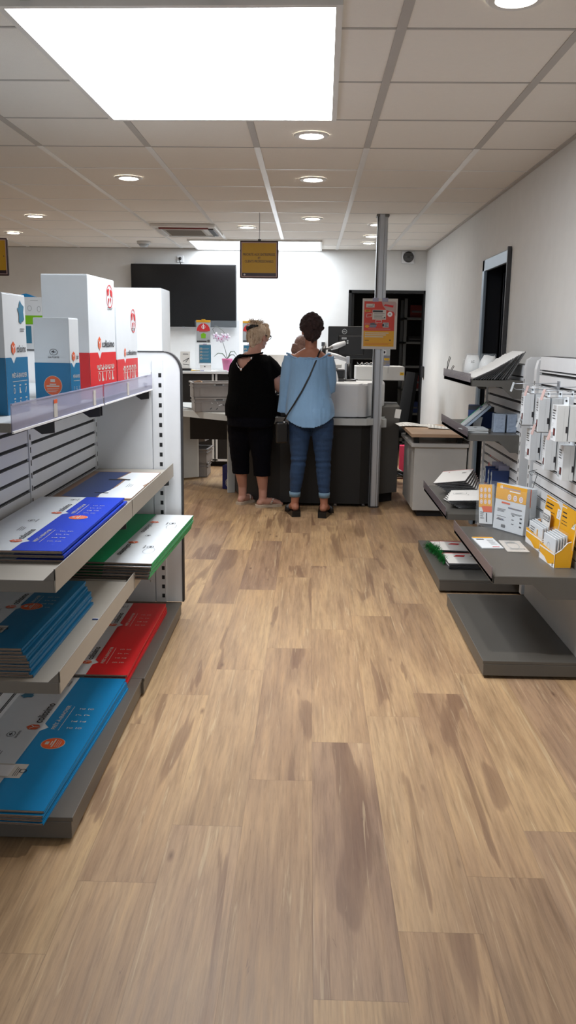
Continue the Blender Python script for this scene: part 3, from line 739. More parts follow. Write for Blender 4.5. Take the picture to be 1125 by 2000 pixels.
for (yy, xx) in ((3.375, -.80), (3.375, -.90)):
    m = MB(); m.box(xx - .03, xx + .03, yy - .02, yy + .005, B3, B3 + .005, 'carton_kraft'); m.build('tuck_flap', t)
t = thing('price_tag', 'tiny blue and white tag lying on the bare part of the middle shelf', 'price tag', (-.70, 2.75, B2))
m = MB(); m.box(-.735, -.705, 2.742, 2.752, B2, B2 + .002, 'blue_card'); m.box(-.735, -.705, 2.752, 2.757, B2, B2 + .002, 'paper'); m.build('card', t)

# ---------------- the things seen past the gondola at far left
t = thing('display_counter', 'white counter block far left behind the parcel boxes', 'counter', (-2.0, 5.7, 0))
m = MB(); m.box(-2.6, -1.73, 5.5, 6.1, .05, 1.24, 'grey_white', .004); m.box(-2.6, -1.728, 5.497, 5.5, 1.175, 1.18, 'slot_black'); m.build('body', t)
m = MB(); m.box(-2.6, -1.75, 5.53, 6.1, 0, .05, 'dark_edge'); m.build('plinth', t)
m = MB(); m.box(-2.65, -1.72, 5.42, 6.15, 1.32, 1.35, 'aluminium', .004); m.extr([(-1.9, 5.5, 1.24), (-1.74, 5.5, 1.24), (-1.72, 5.5, 1.32), (-1.9, 5.5, 1.32)], (0, .5, 0), 'aluminium_dark'); m.build('raised_top', t)
t = thing('product_box', 'blue and white product box on the far left counter', 'box', (-1.84, 5.6, 1.35))
m = MB(); m.box(-2.0, -1.74, 5.5, 5.7, 1.35, 1.53, 'carton_white', .002); F = Face(m, (-2.0, 5.4994, 1.35), (1, 0, 0), (0, 0, 1)); F.rect(.0, .2, .06, .17, 'ink_teal'); F.lines(.215, .12, .03, 4, .02, .004, 'ink_teal'); m.build('body', t)
t = thing('product_box', 'lime and white product box stacked on the blue one far left', 'box', (-1.85, 5.6, 1.53))
m = MB(); m.box(-2.05, -1.722, 5.5, 5.72, 1.5305, 1.70, 'carton_white', .002); F = Face(m, (-2.05, 5.4994, 1.5305), (1, 0, 0), (0, 0, 1)); F.rect(.0, .328, 0, .055, 'ink_lime')
F.ring(.245, .10, .014, .018, .003, 'paper_grey', 2, 10); F.ring(.305, .095, .012, .02, .003, 'paper_grey', 2, 10); F.lines(.25, .15, .05, 1, .01, .003, 'paper_grey'); m.build('body', t)
t = thing('blue_wrapper', 'crumpled light blue wrapper on top of the lime box', 'wrapper', (-1.83, 5.6, 1.70))
m = MB(); m.extr([(-1.88, 5.55, 1.7015), (-1.78, 5.55, 1.7015), (-1.80, 5.55, 1.71), (-1.84, 5.55, 1.725), (-1.87, 5.55, 1.72)], (0, .06, 0), 'carton_cyan'); m.build('foil', t)
# ================================================================== RIGHT SHELVING
XR = 1.205
def right_base(t, y0, y1, xf):
    m = MB(); m.box(xf, 1.325, y0, y1, .014, .068, 'charcoal_metal', .002); m.box(xf - .003, 1.325, y0, y1, .068, .083, 'charcoal_metal', .002); s = m.build('base_plinth', t)
    for fy in (y0 + .06, y1 - .1):
        m = MB(); m.rings([(xf + .06, fy, 0, .022, .022), (xf + .06, fy, .007, .02, .02), (xf + .06, fy, .016, .008, .008)], 'aluminium'); m.build('levelling_foot', s)
def right_upright(t, y, z0=.083, z1=1.375, rounded=True):
    m = MB(); w = .045
    P = [(XR + .09, z0), (XR - .012, z0), (XR - .012, z1 - .06), (XR - .002, z1 - .015), (XR + .02, z1), (XR + .09, z1)]
    m.extr([(a, y - w/2, b) for a, b in P], (0, w, 0), 'white_metal')
    z = z0 + .05
    while z < z1 - .1:
        m.face([(XR - .0126, y - .006, z), (XR - .0126, y + .006, z), (XR - .0126, y + .006, z + .022), (XR - .0126, y - .006, z + .022)], 'slot_black'); z += .05
    m.build('upright', t)
def slat_right(t, y0, y1, z0, z1, pitch, top_plain):
    m = MB(); m.box(XR + .012, XR + .07, y0, y1, z0, z1, 'slot_black'); z = z0
    while z < top_plain - .01:
        m.box(XR + .0, XR + .014, y0, y1, z + .006, min(z + pitch - .005, top_plain), 'white_metal', .0015); z += pitch
    m.box(XR + .0, XR + .016, y0, y1, top_plain + .004, z1, 'white_metal', .002); m.build('slat_panel', t)
def shelf_right(t, y0, y1, zs, xf, lip='smoke_plastic', br=True):
    m = MB(); m.box(xf, XR - .012, y0, y1, zs - .034, zs, 'charcoal_metal', .002); m.box(xf, xf + .006, y0, y1, zs - .034, zs + .006, 'charcoal_metal')
    s = m.build('shelf', t)
    m = MB(); m.box(xf - .006, xf - .003, y0 + .004, y1 - .004, zs - .012, zs + .036, lip); m.build('price_strip', s)
    for yy in (y0 - .006, y1):
        m = MB(); m.extr([(XR - .012, yy, zs - .001), (xf + .005, yy, zs - .001), (xf + .005, yy, zs - .034), (xf + .17, yy, zs - .036), (xf + .24, yy, zs - .10), (XR - .012, yy, zs - .10)], (0, .006, 0), 'charcoal_metal'); m.build('bracket', s)
    return s
tn = thing('shelving_unit', 'nearer wall shelving unit at right with hanging boxes, one shelf and a dark base', 'shelving', (1.2, 4.0, 0))
right_base(tn, 3.5, 4.50, .785)
slat_right(tn, 3.50, 4.49, .49, 1.385, .0575, 1.31)
m = MB(); m.box(XR, XR + .07, 3.5, 4.49, .083, .49, 'grey_white', .002); m.build('lower_panel', tn)
right_upright(tn, 4.53)
right_upright(tn, 3.47)
shelf_right(tn, 3.505, 4.49, .468, .803)
tf = thing('shelving_unit', 'farther wall shelving unit at right with three grey shelves of envelopes', 'shelving', (1.2, 5.25, 0))
right_base(tf, 4.78, 5.77, .785)
slat_right(tf, 4.78, 5.75, .083, 1.33, .0575, 1.26)
right_upright(tf, 4.755); right_upright(tf, 5.77, z1=1.33)
shelf_right(tf, 4.78, 5.75, .478, .805)
shelf_right(tf, 4.78, 5.75, .938, .905)
shelf_right(tf, 4.78, 5.75, 1.243, .905)
m = MB(); m.box(1.27, 1.327, 4.55, 4.735, 0, 1.38, 'dark_edge', .012); tag(m.build('dark_filler_board'), 'dark board standing in the gap between the two wall shelving units', 'board')
m = MB(); m.box(1.24, 1.33, 5.80, 5.86, 0, 1.2, 'black_plastic', .004); tag(m.build('black_side_board'), 'black upright board at the far end of the farther shelving unit', 'board')

# ---------------- hanging boxed accessories
def charger_box():
    t = thing('hanging_product_box', 'x', 'product box')
    w, d, h = .075, .047, .148     # y extent, x extent, height ; front faces -x ; top centre of front at origin
    m = MB(); m.box(0, d, -w/2, w/2, -h, 0, 'carton_white', .0008)
    F = Face(m, (-.0003, w/2, -h), (0, -1, 0), (0, 0, 1))
    F.lines(.012, h - .02, .042, 4, .011, .0035, 'ink_dark', 1); F.lines(.012, h - .075, .02, 2, .008, .002, 'paper_grey', 1)
    F.rect(.036, .062, .022, .054, 'ink_dark', 1); F.rect(.039, .059, .026, .05, 'box_red_dark', 2); F.rect(.01, .03, .01, .035, 'paper_grey', 1)
    G = Face(m, (0, -w/2 - .0003, -h), (1, 0, 0), (0, 0, 1)); G.rect(d - .008, d, .036, .062, 'ink_dark', 1); G.rect(d*.62, d*.63, .004, h - .004, 'paper_grey', 1)
    m.build('carton', t, world=False)
    m = MB(); m.extr([(d - .002, -w/2 + .004, 0), (d - .002, w/2 - .004, 0), (d - .002, w/2 - .010, .034), (d - .002, -w/2 + .010, .034)], (.0012, 0, 0), 'carton_white'); m.box(d - .0032, d - .002, -.012, .012, .014, .022, 'slot_black'); m.build('hang_tab', t, world=False)
    return t
cb = charger_box(); first = True
rows = [(1.212, [(4.13, 1.035, 2), (3.80, 1.02, 3), (3.53, 1.02, 3)], 'upper'), (1.040, [(4.12, 1.072, 2), (3.80, 1.062, 2), (3.585, 1.075, 2)], 'lower')]
pos = ['far', 'middle', 'near']; endn = {'far': 'farthest', 'middle': 'middle', 'near': 'nearest'}
for z, hs, rn in rows:
    for hi, (y, x, n) in enumerate(hs):
        hk = thing('display_hook', 'wire display hook with price flap, %s one of the %s row' % (endn[pos[hi]], rn), 'hook', (XR, y, z + .02), group='wire hooks on the slatted panel')
        m = MB(); m.tube([(XR, y, z + .018), (x - .035, y, z + .018), (x - .05, y, z + .028)], .0022, 'aluminium', 6); m.tube([(XR, y, z + .05), (x - .045, y, z + .045)], .0018, 'aluminium', 6); m.box(XR - .004, XR, y - .02, y + .02, z + .005, z + .06, 'aluminium'); m.build('wire', hk)
        m = MB(); m.extr([(x - .048, y - .019, z + .052), (x - .048, y + .019, z + .052), (x - .060, y + .019, z + .008), (x - .060, y - .019, z + .008)], (.0015, 0, 0), 'pink_label' if hi else 'paper_grey'); m.build('price_flap', hk)
        for k in range(n):
            ang = radians(random.uniform(-4, 4) - (5 if hi == 1 else 0))
            o = cb if first else dup(cb, (0, 0, 0)); first = False
            o.location = (x + k * .052 + .001, y, z - .012 * (hi == 2)); o.rotation_euler = (0, 0, ang)
            where = {0: 'front', 1: 'second', 2: 'third'}[k]
            o['label'] = 'white boxed accessory, %s on the %s hook of the %s row' % (where, {'far': 'farthest', 'middle': 'middle', 'near': 'nearest'}[pos[hi]], rn); o['group'] = 'white boxed accessories on wire hooks'

# ---------------- near shelf goods
ZN = .4685
# big acrylic holder with two blister packs
def xf(cx, cy, ang): return Matrix.Translation((cx, cy, 0)) @ Matrix.Rotation(ang, 4, 'Z')
hx = xf(1.0, 4.33, radians(-57))
t = thing('acrylic_holder', 'clear acrylic display holder with orange packs on the near shelf', 'display holder', (1.0, 4.4, ZN))
m = MB(); m.T = xf(.93, 4.56, radians(-60)); L_ = .37
m.box(0, L_, 0, .10, ZN, ZN + .004, 'clear_thin'); m.box(0, L_, -.003, 0, ZN, ZN + .235, 'clear_thin'); m.box(0, L_, .10, .103, ZN, ZN + .235, 'clear_thin'); m.box(L_, L_ + .003, 0, .10, ZN, ZN + .235, 'clear_thin'); m.box(-.003, 0, 0, .10, ZN, ZN + .20, 'clear_thin')
m.build('clear_tray', t)
def pack(name, label, T, w, h, d, design, loc):
    t = thing(name, label, 'product pack', loc, group='orange and white product packs on the near shelf')
    m = MB(); m.T = T; m.box(0, w, 0, d, 0, h, 'carton_white', .001); F = Face(m, (0, -.0003, 0), (1, 0, 0), (0, 0, 1)); design(F, w, h); m.build('card', t)
    m = MB(); m.T = T; m.box(-.004, w + .004, -.004, d + .004, 0, h + .006, 'clear_thin', .002); m.build('plastic_sleeve', t)
    return t
def d_big(F, w, h):
    F.rect(0, w, h*.66, h, 'yellow_card'); F.text('“', .03, h*.90, .018, .02, 'ink_white'); F.rect(.052, w*.80, h*.905, h*.94, 'pink_label', 2); F.rect(w*.45, w*.80, h*.86, h*.885, 'ink_white', 2)
    for k in range(3): F.disc(w*(.46 + .19*k), h*.745, .014, .016, 'ink_white', 2, 14); F.ring(w*(.46 + .19*k), h*.745, .008, .009, .002, 'ink_red', 3, 8)
    F.rect(w*.22, w*.50, h*.585, h*.62, 'ink_orange', 2); F.rect(w*.45, w*.9, h*.50, h*.53, 'leaflet_art', 2)
    F.lines(w*.10, h*.46, w*.28, 3, h*.025, .0025, 'ink_dark'); F.lines(w*.10, h*.30, w*.30, 2, h*.08, .002, 'ink_dark'); F.poly([(w*.1, h*.22), (w*.32, h*.22), (w*.34, h*.25), (w*.15, h*.26)], 'leaflet_art', 2)
    for k in range(3):
        F.rect(w*.60, w*.68, h*(.36 - .09*k), h*(.375 - .09*k), 'ink_dark', 2); F.rect(w*.86, w*.93, h*(.33 - .09*k), h*(.36 - .09*k), 'ink_dark', 2)
    F.lines(w*.56, h*.42, w*.36, 2, h*.02, .002, 'ink_dark')
    for k in range(9): F.rect(w*.28 + k*.0035, w*.28 + k*.0035 + .0018, h*.06, h*.13, 'ink_dark', 2)
def d_small(F, w, h):
    F.rect(0, w, h*.42, h, 'yellow_card'); F.poly([(w*.35, h*.3), (w, h*.3), (w, h*.45), (w*.2, h*.45)], 'ink_orange', 2)
    for r in range(3):
        for c in range(3): F.disc(w*(.2 + .3*c), h*(.86 - .15*r), .011, .013, 'ink_white', 2, 12); F.ring(w*(.2 + .3*c), h*(.86 - .15*r), .007, .008, .0015, 'ink_red', 3, 8)
    F.lines(w*.1, h*.3, w*.3, 4, h*.05, .003, 'ink_dark'); F.rect(w*.55, w*.62, h*.05, h*.28, 'ink_dark', 2)
TB = xf(.93, 4.56, radians(-60))
pack('packaging_pack', 'large orange and white pack with round white icons in the clear holder', TB @ Matrix.Translation((.125, .012, ZN + .004)) @ Matrix.Rotation(radians(-3), 4, 'X'), .225, .245, .03, d_big, (1.05, 4.4, ZN))
pack('packaging_pack', 'thicker orange pack at the right end of the clear holder', TB @ Matrix.Translation((.20, .05, ZN + .004)), .155, .24, .04, lambda F, w, h: (F.rect(0, w, h*.6, h, 'yellow_card'), F.rect(w*.7, w, h*.62, h, 'ink_orange', 2)), (1.1, 4.35, ZN))
pack('packaging_pack', 'smaller orange pack with two columns of white icons at the left in the holder', TB @ Matrix.Translation((.010, .016, ZN + .004)) @ Matrix.Rotation(radians(-3), 4, 'X') @ Matrix.Rotation(radians(-8), 4, 'Y'), .105, .215, .016, d_small, (.96, 4.5, ZN))
for i, (x, y, rz, lb) in enumerate(((.852, 3.985, .04, 'flat white pack with an orange edge lying on the near shelf, the left one'), (.962, 3.93, -.03, 'flat pale pack lying on the near shelf right beside the orange-edged one'))):
    t = thing('flat_pack', lb, 'product pack', (x, y, ZN), rz)
    m = MB(); m.box(0, .105, 0, .225, 0, .006 if i == 0 else .004, 'carton_white' if i == 0 else 'ink_pale', .001); F = Face(m, (0, 0, .0063 if i == 0 else .0043), (1, 0, 0), (0, 1, 0))
    if i == 0: F.rect(0, .105, .20, .225, 'yellow_card'); F.rect(.012, .05, .165, .185, 'ink_dark'); F.lines(.06, .165, .035, 8, .014, .004, 'paper_grey'); F.rect(.055, .09, .012, .024, 'ink_red')
    else: F.ring(.05, .12, .03, .07, .004, 'paper_grey', 1, 16); F.lines(.02, .2, .06, 4, .012, .004, 'paper_grey'); F.lines(.02, .06, .07, 3, .012, .003, 'paper_grey'); F.disc(.09, .05, .004, .006, 'ink_dark', 1)
    m.build('card', t, world=False)
    m = MB(); m.box(-.003, .108, -.003, .228, 0, .0075, 'clear_thin'); m.build('plastic_sleeve', t, world=False)
# yellow counter dispensers
def dispenser(lb, x, y, ang, bh, near):
    t = thing('card_dispenser', lb, 'dispenser', (x, y, ZN), ang)
    # local: front edge along x 0..w, depth +y 0..d
    w, d = (.20, .07) if near else (.25, .07)
    m = MB()
    m.extr([(0, 0, 0), (w, 0, 0), (w, 0, .060), (0, 0, .075)], (0, .002, 0), 'yellow_card'); F = Face(m, (0, -.0003, 0), (1, 0, 0), (0, 0, 1))
    F.poly([(0, 0), (w*.6, 0), (w*.35, .022), (0, .03)], 'ink_white', 1); F.poly([(w*.55, .0), (w, 0), (w, .02)], 'ink_white', 1); F.rect(0, w, .057, .064, 'ink_white', 2); F.rect(0, .004, 0, .075, 'ink_white', 2); F.rect(w - .004, w, 0, .06, 'ink_white', 2); F.rect(w*.86, w*.9, .004, .02, 'ink_dark', 3)
    m.box(0, w, 0, d, 0, .002, 'carton_white'); m.build('front_wall', t, world=False)
    for xx in (0, w - .002):
        m = MB(); P = [(xx, 0, 0), (xx, d, 0), (xx, d, .12), (xx, d*.75, .115), (xx, d*.4, .085), (xx, 0, .065)]; m.extr(P, (.002, 0, 0), 'yellow_card')
        for a, b in zip(P[2:], P[3:]): m.tube([(a[0]+.001, a[1], a[2]), (b[0]+.001, b[1], b[2])], .0022, 'ink_white', 6)
        m.build('side_wall', t, world=False)
    m = MB(); m.extr([(0, d, 0), (w, d, 0), (w, d + .02, bh*.9), (w*.96, d + .021, bh), (0.0, d + .024, bh*1.02)], (0, .003, 0), 'yellow_card')
    G = Face(m, (0, d - .001, 0), (1, 0, 0), (0, .1, 1)); b1 = bh
    G.rect(0, .004, .08, b1, 'ink_white', 2); G.rect(0, w*.98, b1 - .006, b1 - .002, 'ink_white', 2); G.rect(w - .004, w, .08, b1*.9, 'ink_white', 2)
    G.lines(.02, b1*.90, .10, 2, .018, .006, 'ink_dark', 2); G.lines(.02, b1*.74, .13, 2, .014, .003, 'ink_dark', 2)
    G.rect(w*.72, w*.92, b1*.68, b1*.88, 'ink_white', 2); G.ring(w*.82, b1*.78, .012, .018, .002, 'ink_dark', 3, 10)
    m.build('back_card', t, world=False)
    g = 'clear card packs in the yellow dispensers'
    n = 5 if near else 3
    for k in range(n):
        yy = .008 + k * .012
        c = thing('card_pack', ('clear wrapped white card pack, front one in the %s yellow dispenser' % ('nearer' if near else 'farther')) if k == 0 else ('clear wrapped white card pack behind the front one in the %s yellow dispenser' % ('nearer' if near else 'farther')), 'card pack', (0, 0, 0), group=g)
        c.location = (x, y, ZN); c.rotation_euler.z = ang
        m = MB(); hh = (.125 if near else .115) + .004 * k; m.box(.02, w - .03, yy, yy + .006, .003, hh, 'carton_white', .001); F = Face(m, (.02, yy - .0003, 0), (1, 0, 0), (0, 0, 1))
        if not near: F.lines(.02, hh - .02, .07, 4, .012, .004, 'ink_dark'); F.rect(.12, .135, hh - .05, hh - .02, 'yellow_card', 2)
        else: F.ring(.07, hh - .05, .02, .02, .002, 'paper_grey', 1, 12)
        m.build('card', c, world=False)
        m = MB(); m.box(.014, w - .024, yy - .002, yy + .009, .003, hh + .012, 'clear_thin', .002); m.build('plastic_sleeve', c, world=False)
    if not near:
        c = thing('sample_card', 'white header card with a black keypad strip sticking out of the farther dispenser', 'card', (x, y, ZN), ang)
        m = MB(); m.extr([(.06, .055, .06), (.165, .055, .06), (.165, .06, .17), (.15, .061, .185), (.07, .061, .185), (.06, .06, .17)], (0, .002, 0), 'paper'); F = Face(m, (.06, .0535, .06), (1, 0, 0), (0, .045, 1))
        F.rect(.006, .099, .074, .104, 'ink_dark', 1)
        for q in range(6): F.rect(.009 + q*.015, .021 + q*.015, .077, .101, 'paper', 2); F.ring(.015 + q*.015, .089, .004, .007, .0015, 'ink_dark', 3, 8)
        F.lines(.015, .05, .06, 3, .01, .002, 'paper_grey'); m.build('sheet', c, world=False)
    return t
dispenser('yellow card dispenser with white border at the back of the near shelf, the farther one', 1.105, 4.16, radians(-87), .235, False)
dispenser('yellow card dispenser at the front corner of the near shelf, cut by the right edge', 1.090, 3.845, radians(-86), .25, True)
m = MB(); m.tube([(XR - .002, 4.40, .80), (XR - .05, 4.38, .79), (XR - .05, 4.33, .78), (XR - .02, 4.32, .79), (XR - .04, 4.36, .66), (XR - .04, 4.38, .52)], .0016, 'dark_edge', 6); tag(m.build('hanging_wire'), 'thin bent wire hanging on the slats beside the clear holder', 'wire')

# ---------------- envelopes
def envelope(kind):
    t = thing('envelope', 'x', 'envelope')
    w, l = (.20, .27)
    m = MB(); m.box(0, w, 0, l, 0, .0045, 'paper_dark', .0008); F = Face(m, (0, 0, .0048), (1, 0, 0), (0, 1, 0)); F.rect(.001, w - .001, .001, l - .001, 'paper', 1)
    if kind == 'A': F.ring(.13, .2, .03, .03, .002, 'paper_grey', 2, 12); F.lines(.02, .24, .05, 3, .01, .002, 'ink_dark', 2)
    if kind == 'B': F.rect(0, w, l - .006, l, 'ink_red', 2); F.disc(.05, .23, .005, .005, 'ink_red', 3, 8); F.lines(.14, .2, .03, 3, .008, .003, 'ink_dark', 3)
    if kind == 'C': F.rect(.02, .09, .16, .20, 'paper_grey', 2); F.rect(.022, .088, .162, .198, 'paper', 3); F.lines(.03, .19, .04, 3, .01, .003, 'paper_grey', 4); F.disc(.1, .14, .004, .004, 'ink_dark', 3, 8)
    if kind == 'D': F.rect(0, w, l - .012, l, 'ink_red', 2); F.poly([(.04, .17), (.09, .165), (.10, .21), (.06, .215)], 'ink_red', 3); F.rect(.12, .15, .17, .2, 'paper_grey', 3); F.rect(.15, .185, .04, .07, 'ink_red', 3)
    m.build('printed_face', t, world=False)
    m = MB(); m.box(.01, w - .01, l - .002, l + .012, .001, .0035, 'paper', .0008); m.build('flap', t, world=False)
    return t
# leaning fan on the top shelf
e = envelope('A'); n = 14
for i in range(n):
    o = e if i == 0 else dup(e, (0, 0, 0))
    a = radians(25 + 36 * (i / (n - 1)) ** .9)
    o.rotation_euler = (0, -a, radians(random.uniform(-1, 1))); o.location = (.912 + i * .0165, 4.79 + random.uniform(0, .012) + .004*i, 1.2445)
    o.scale = (.90 - .14 * (1 - i / (n - 1)), 1.25, 1)
    o['group'] = 'padded envelopes leaning on the top shelf'
    o['label'] = 'white padded envelope, frontmost of the leaning row on the top shelf' if i == 0 else ('white padded envelope, last and steepest of the leaning row on the top shelf' if i == n - 1 else 'white padded envelope in the middle of the leaning row on the top shelf')
for i, (x, y, s) in enumerate(((.985, 5.22, 'crumpled clear bag with dark lettering behind the leaning envelopes'), (1.07, 5.18, 'shiny clear bag of scribbled paper behind the leaning envelopes, beside the lettered bag'))):
    t = thing('plastic_bag', s, 'bag', (x, y, 1.2435))
    m = MB(); m.T = xf(x, y, .3); m.rings([(0, 0, 1.244, .045, .05), (0, 0, 1.29, .048, .05), (.005, 0, 1.34, .046, .04), (.01, 0, 1.372, .038, .02)], 'paper', 14)
    random.seed(3 + i)
    for v in m.bm.verts: v.co += V((random.uniform(-.008, .008), random.uniform(-.008, .008), random.uniform(-.003, .006)))
    F = Face(m, (-.03, -.052, 1.33), (1, 0, 0), (0, 0, 1))
    if i == 0: F.text('LC', .0, 0, .020, .014, 'ink_dark')
    m.build('contents', t)
    m = MB(); m.T = xf(x, y, .3); m.rings([(0, 0, 1.2445, .056, .058), (0, 0, 1.32, .056, .056), (.01, 0, 1.385, .046, .028)], 'clear_pane', 14); m.build('film', t)
random.seed(11)
# wire loops on the end of the top shelf
for i, (y, h, lb) in enumerate(((5.66, .115, 'taller thin wire loop rising from the far end of the top shelf'), (5.50, .06, 'shorter thin wire loop on the top shelf beside the taller one'))):
    m = MB(); x = .905; m.tube([(x, y, 1.244), (x + .006, y, 1.244 + h*.7), (x + .016, y, 1.244 + h), (x + .024, y + .01, 1.244 + h*.92), (x + .016, y + .02, 1.244 + h*.6), (x + .004, y + .03, 1.244)], .0022, 'dark_edge', 6)
    tag(m.build('wire_loop'), lb, 'wire', 'wire loops on the top shelf')
# middle shelf of the far unit : blister packs and boxes
ZB = .9385
for i, (x, w, lb) in enumerate(((1.072, .066, 'clear bluish blister box on the second shelf, left of the two at the front'), (1.150, .056, 'clear bluish blister box on the second shelf, right one beside the slatted panel'))):
    t = thing('blister_box', lb, 'blister box', (x, 4.9, ZB), group='bluish blister boxes on the second shelf')
    m = MB(); m.T = xf(x, 4.90, radians(-4 if i == 0 else 3)); m.box(.004, w - .004, .004, .08, ZB, ZB + .10, 'blue_card', .002); m.build('contents', t)
    m = MB(); m.T = xf(x, 4.90, radians(-4 if i == 0 else 3)); m.box(0, w, 0, .09, ZB, ZB + .108, 'blister', .004); m.build('shell', t)
for i, (x, y, rz, rx, lb) in enumerate(((1.05, 5.15, .1, 0, 'dark blue cased pack standing behind the blister boxes'), (.995, 5.30, -.2, 0, 'dark blue pack standing farther back on the second shelf'))):
    t = thing('cased_pack', lb, 'pack', (x, y, ZB))
    m = MB(); m.T = xf(x, y, rz); m.box(0, .075, 0, .05, ZB, ZB + .13, 'blue_card', .003); m.build('case', t)
    m = MB(); m.T = xf(x, y, rz); m.box(.0, .075, -.002, 0, ZB + .1, ZB + .128, 'ink_dark'); m.build('label_strip', t)
t = thing('tissue_bundle', 'crumpled white paper bundle among the blue packs', 'paper bundle', (1.0, 5.05, ZB))
m = MB(); m.T = xf(1.01, 5.1, 0)
for k in range(6): m.extr([(-.02 + k*.007, .0, ZB), (-.01 + k*.007, .0, ZB), (-.006 + k*.009, .01, ZB + .07), (-.012 + k*.006, .012, ZB + .05 + .02*(k % 2))], (0, .02, 0), 'paper')
m.build('paper', t)
t = thing('padded_wallet', 'large pale grey wallet with green edge leaning across the second shelf', 'wallet', (.93, 5.2, ZB))
m = MB(); T = Matrix.Translation((.918, 5.06, ZB + .006)) @ Matrix.Rotation(radians(-10), 4, 'Z') @ Matrix.Rotation(radians(-43), 4, 'Y'); m.T = T
m.box(0, .205, 0, .24, 0, .010, 'paper_grey', .002); m.box(0, .205, .24, .245, 0, .012, 'carton_green'); m.box(.15, .158, .02, .09, .0102, .0112, 'slot_black'); m.build('face_sheet', t)
m = MB(); m.T = T; m.box(.01, .212, .004, .236, -.018, -.001, 'blister', .003); m.build('padding', t)
for i in range(5):
    t = thing('leaflet', 'folded grey leaflet, topmost of the little pile at the front of the second shelf' if i == 4 else 'folded grey leaflet below the top one at the front of the second shelf', 'leaflet', (.96, 4.86, ZB + i*.005), radians(random.uniform(-12, 12)), 'leaflet pile on the second shelf')
    m = MB(); m.box(-.045, .075, 0, .16, 0, .004, 'paper' if i % 2 else 'paper_grey', .001); F = Face(m, (-.045, 0, .0043), (1, 0, 0), (0, 1, 0))
    if i == 4: F.rect(.0, .05, .05, .13, 'paper_grey'); F.disc(.06, .08, .01, .01, 'ink_dark', 2, 10)
    m.build('sheet', t, world=False)
# third shelf : two fanned piles of envelopes + corner things
ZC = .4785
eb = envelope('B'); ec = envelope('C')
for i in range(10):
    o = eb if i == 0 else dup(eb, (0, 0, 0)); q = i / 9
    o.location = (.812 + (1 - q) * .12, 5.36 + .03*q + (1 - q) * .02, ZC + .003 + .0075 * i); o.rotation_euler = (radians(7) * q, radians(-9) * q, radians(-22 + 14 * (1 - q))); o.scale = (1.05, 1.1, 1)
    o['group'] = 'white envelopes in the back fan on the third shelf'
    o['label'] = 'white envelope with a red edge, topmost of the back fan on the third shelf' if i == 9 else 'white envelope under the red-edged top one in the back fan on the third shelf'
for i in range(6):
    o = ec if i == 0 else dup(ec, (0, 0, 0)); q = i / 5
    o.location = (.83 + (1 - q) * .07, 4.93 + (1 - q) * .0, ZC + .003 + .008 * i); o.rotation_euler = (radians(3) * q, radians(-4) * q, radians(-14 + 24 * (1 - q))); o.scale = (1.15, 1.05, 1)
    o['group'] = 'white envelopes in the front fan on the third shelf'
    o['label'] = 'white envelope with a stamp grid, topmost of the front fan on the third shelf' if i == 5 else 'white envelope under the top one in the front fan on the third shelf'
t = thing('envelope_folder', 'grey folder with dark red edge standing against the slats above the third shelf', 'folder', (1.15, 5.5, ZC))
m = MB(); m.T = Matrix.Translation((1.185, 5.30, ZC)) @ Matrix.Rotation(radians(8), 4, 'Y'); m.box(-.006, 0, 0, .28, 0, .25, 'pink_label', .001); m.box(-.007, -.004, .27, .285, 0, .25, 'ink_red'); m.build('cover', t)
for i, (y, lb) in enumerate(((5.18, 'blue-grey card case hanging on the slats over the third shelf, left one'), (5.08, 'blue-grey card case hanging on the slats over the third shelf, middle one'), (5.0, 'blue-grey card case hanging on the slats over the third shelf, right one'))):
    t = thing('card_case', lb, 'card case', (1.15, y, .60), group='blue-grey card cases over the third shelf')
    m = MB(); m.box(1.10, XR - .002, y, y + .022, .60, .70, 'blue_card', .003); m.build('case', t)
    m = MB(); m.box(1.098, 1.101, y, y + .02, .61, .69, 'paper_grey'); m.box(1.096, 1.099, y + .005, y + .014, .64, .67, 'ink_dark'); m.build('label_card', t)
    m = MB(); m.box(1.14, XR, y + .008, y + .012, .695, .73, 'clear_plastic'); m.build('hang_tab', t)
# base of far unit : flyers and green tinsel
ed = envelope('D')
for (x0, y0, n, rz, gname) in ((.875, 5.02, 8, .02, 'near'), (.87, 5.40, 5, -.08, 'far')):
    for i in range(n):
        o = dup(ed, (x0 + random.uniform(-.008, .008), y0 + random.uniform(-.01, .01) - .004*i, .084 + i * .0055), rz + random.uniform(-.04, .04) * (1 if gname == 'near' else 4)) if not (i == 0 and gname == 'near') else ed
        if o is ed: o.location = (x0, y0, .084); o.rotation_euler.z = rz
        o.scale = (1.35, .95, 1)
        o['group'] = 'white flyers on the low base, %s pile' % gname
        o['label'] = ('white flyer with red prints, topmost of the %s pile on the low dark base' if i == n - 1 else 'white flyer under the top one in the %s pile on the low dark base') % gname
m = MB(); random.seed(5)
path = [(.80, 5.50), (.83, 5.46), (.87, 5.42), (.82, 5.42), (.84, 5.36), (.86, 5.30), (.855, 5.24), (.86, 5.18), (.865, 5.10)]
for k in range(1700):
    i = random.randrange(len(path) - 1); f = random.random(); a, b = path[i], path[i+1]
    cx = a[0] + (b[0]-a[0]) * f; cy = a[1] + (b[1]-a[1]) * f; cz = .11
    d = V((random.gauss(0, 1), random.gauss(0, 1), random.gauss(0, 1))).normalized(); L_ = random.uniform(.022, .042)
    p = V((cx, cy, cz)); q = p + d * L_
    if q.z < .0845: q.z = .0845 + random.random()*.004
    s_ = d.cross(V((.3, .5, .8))).normalized() * .0011
    m.face([p - s_, q - s_ * .6, q + s_ * .6, p + s_], 'tinsel_green')
tag(m.build('tinsel_garland'), 'green tinsel garland lying on the low dark base beside the flyers', 'garland')

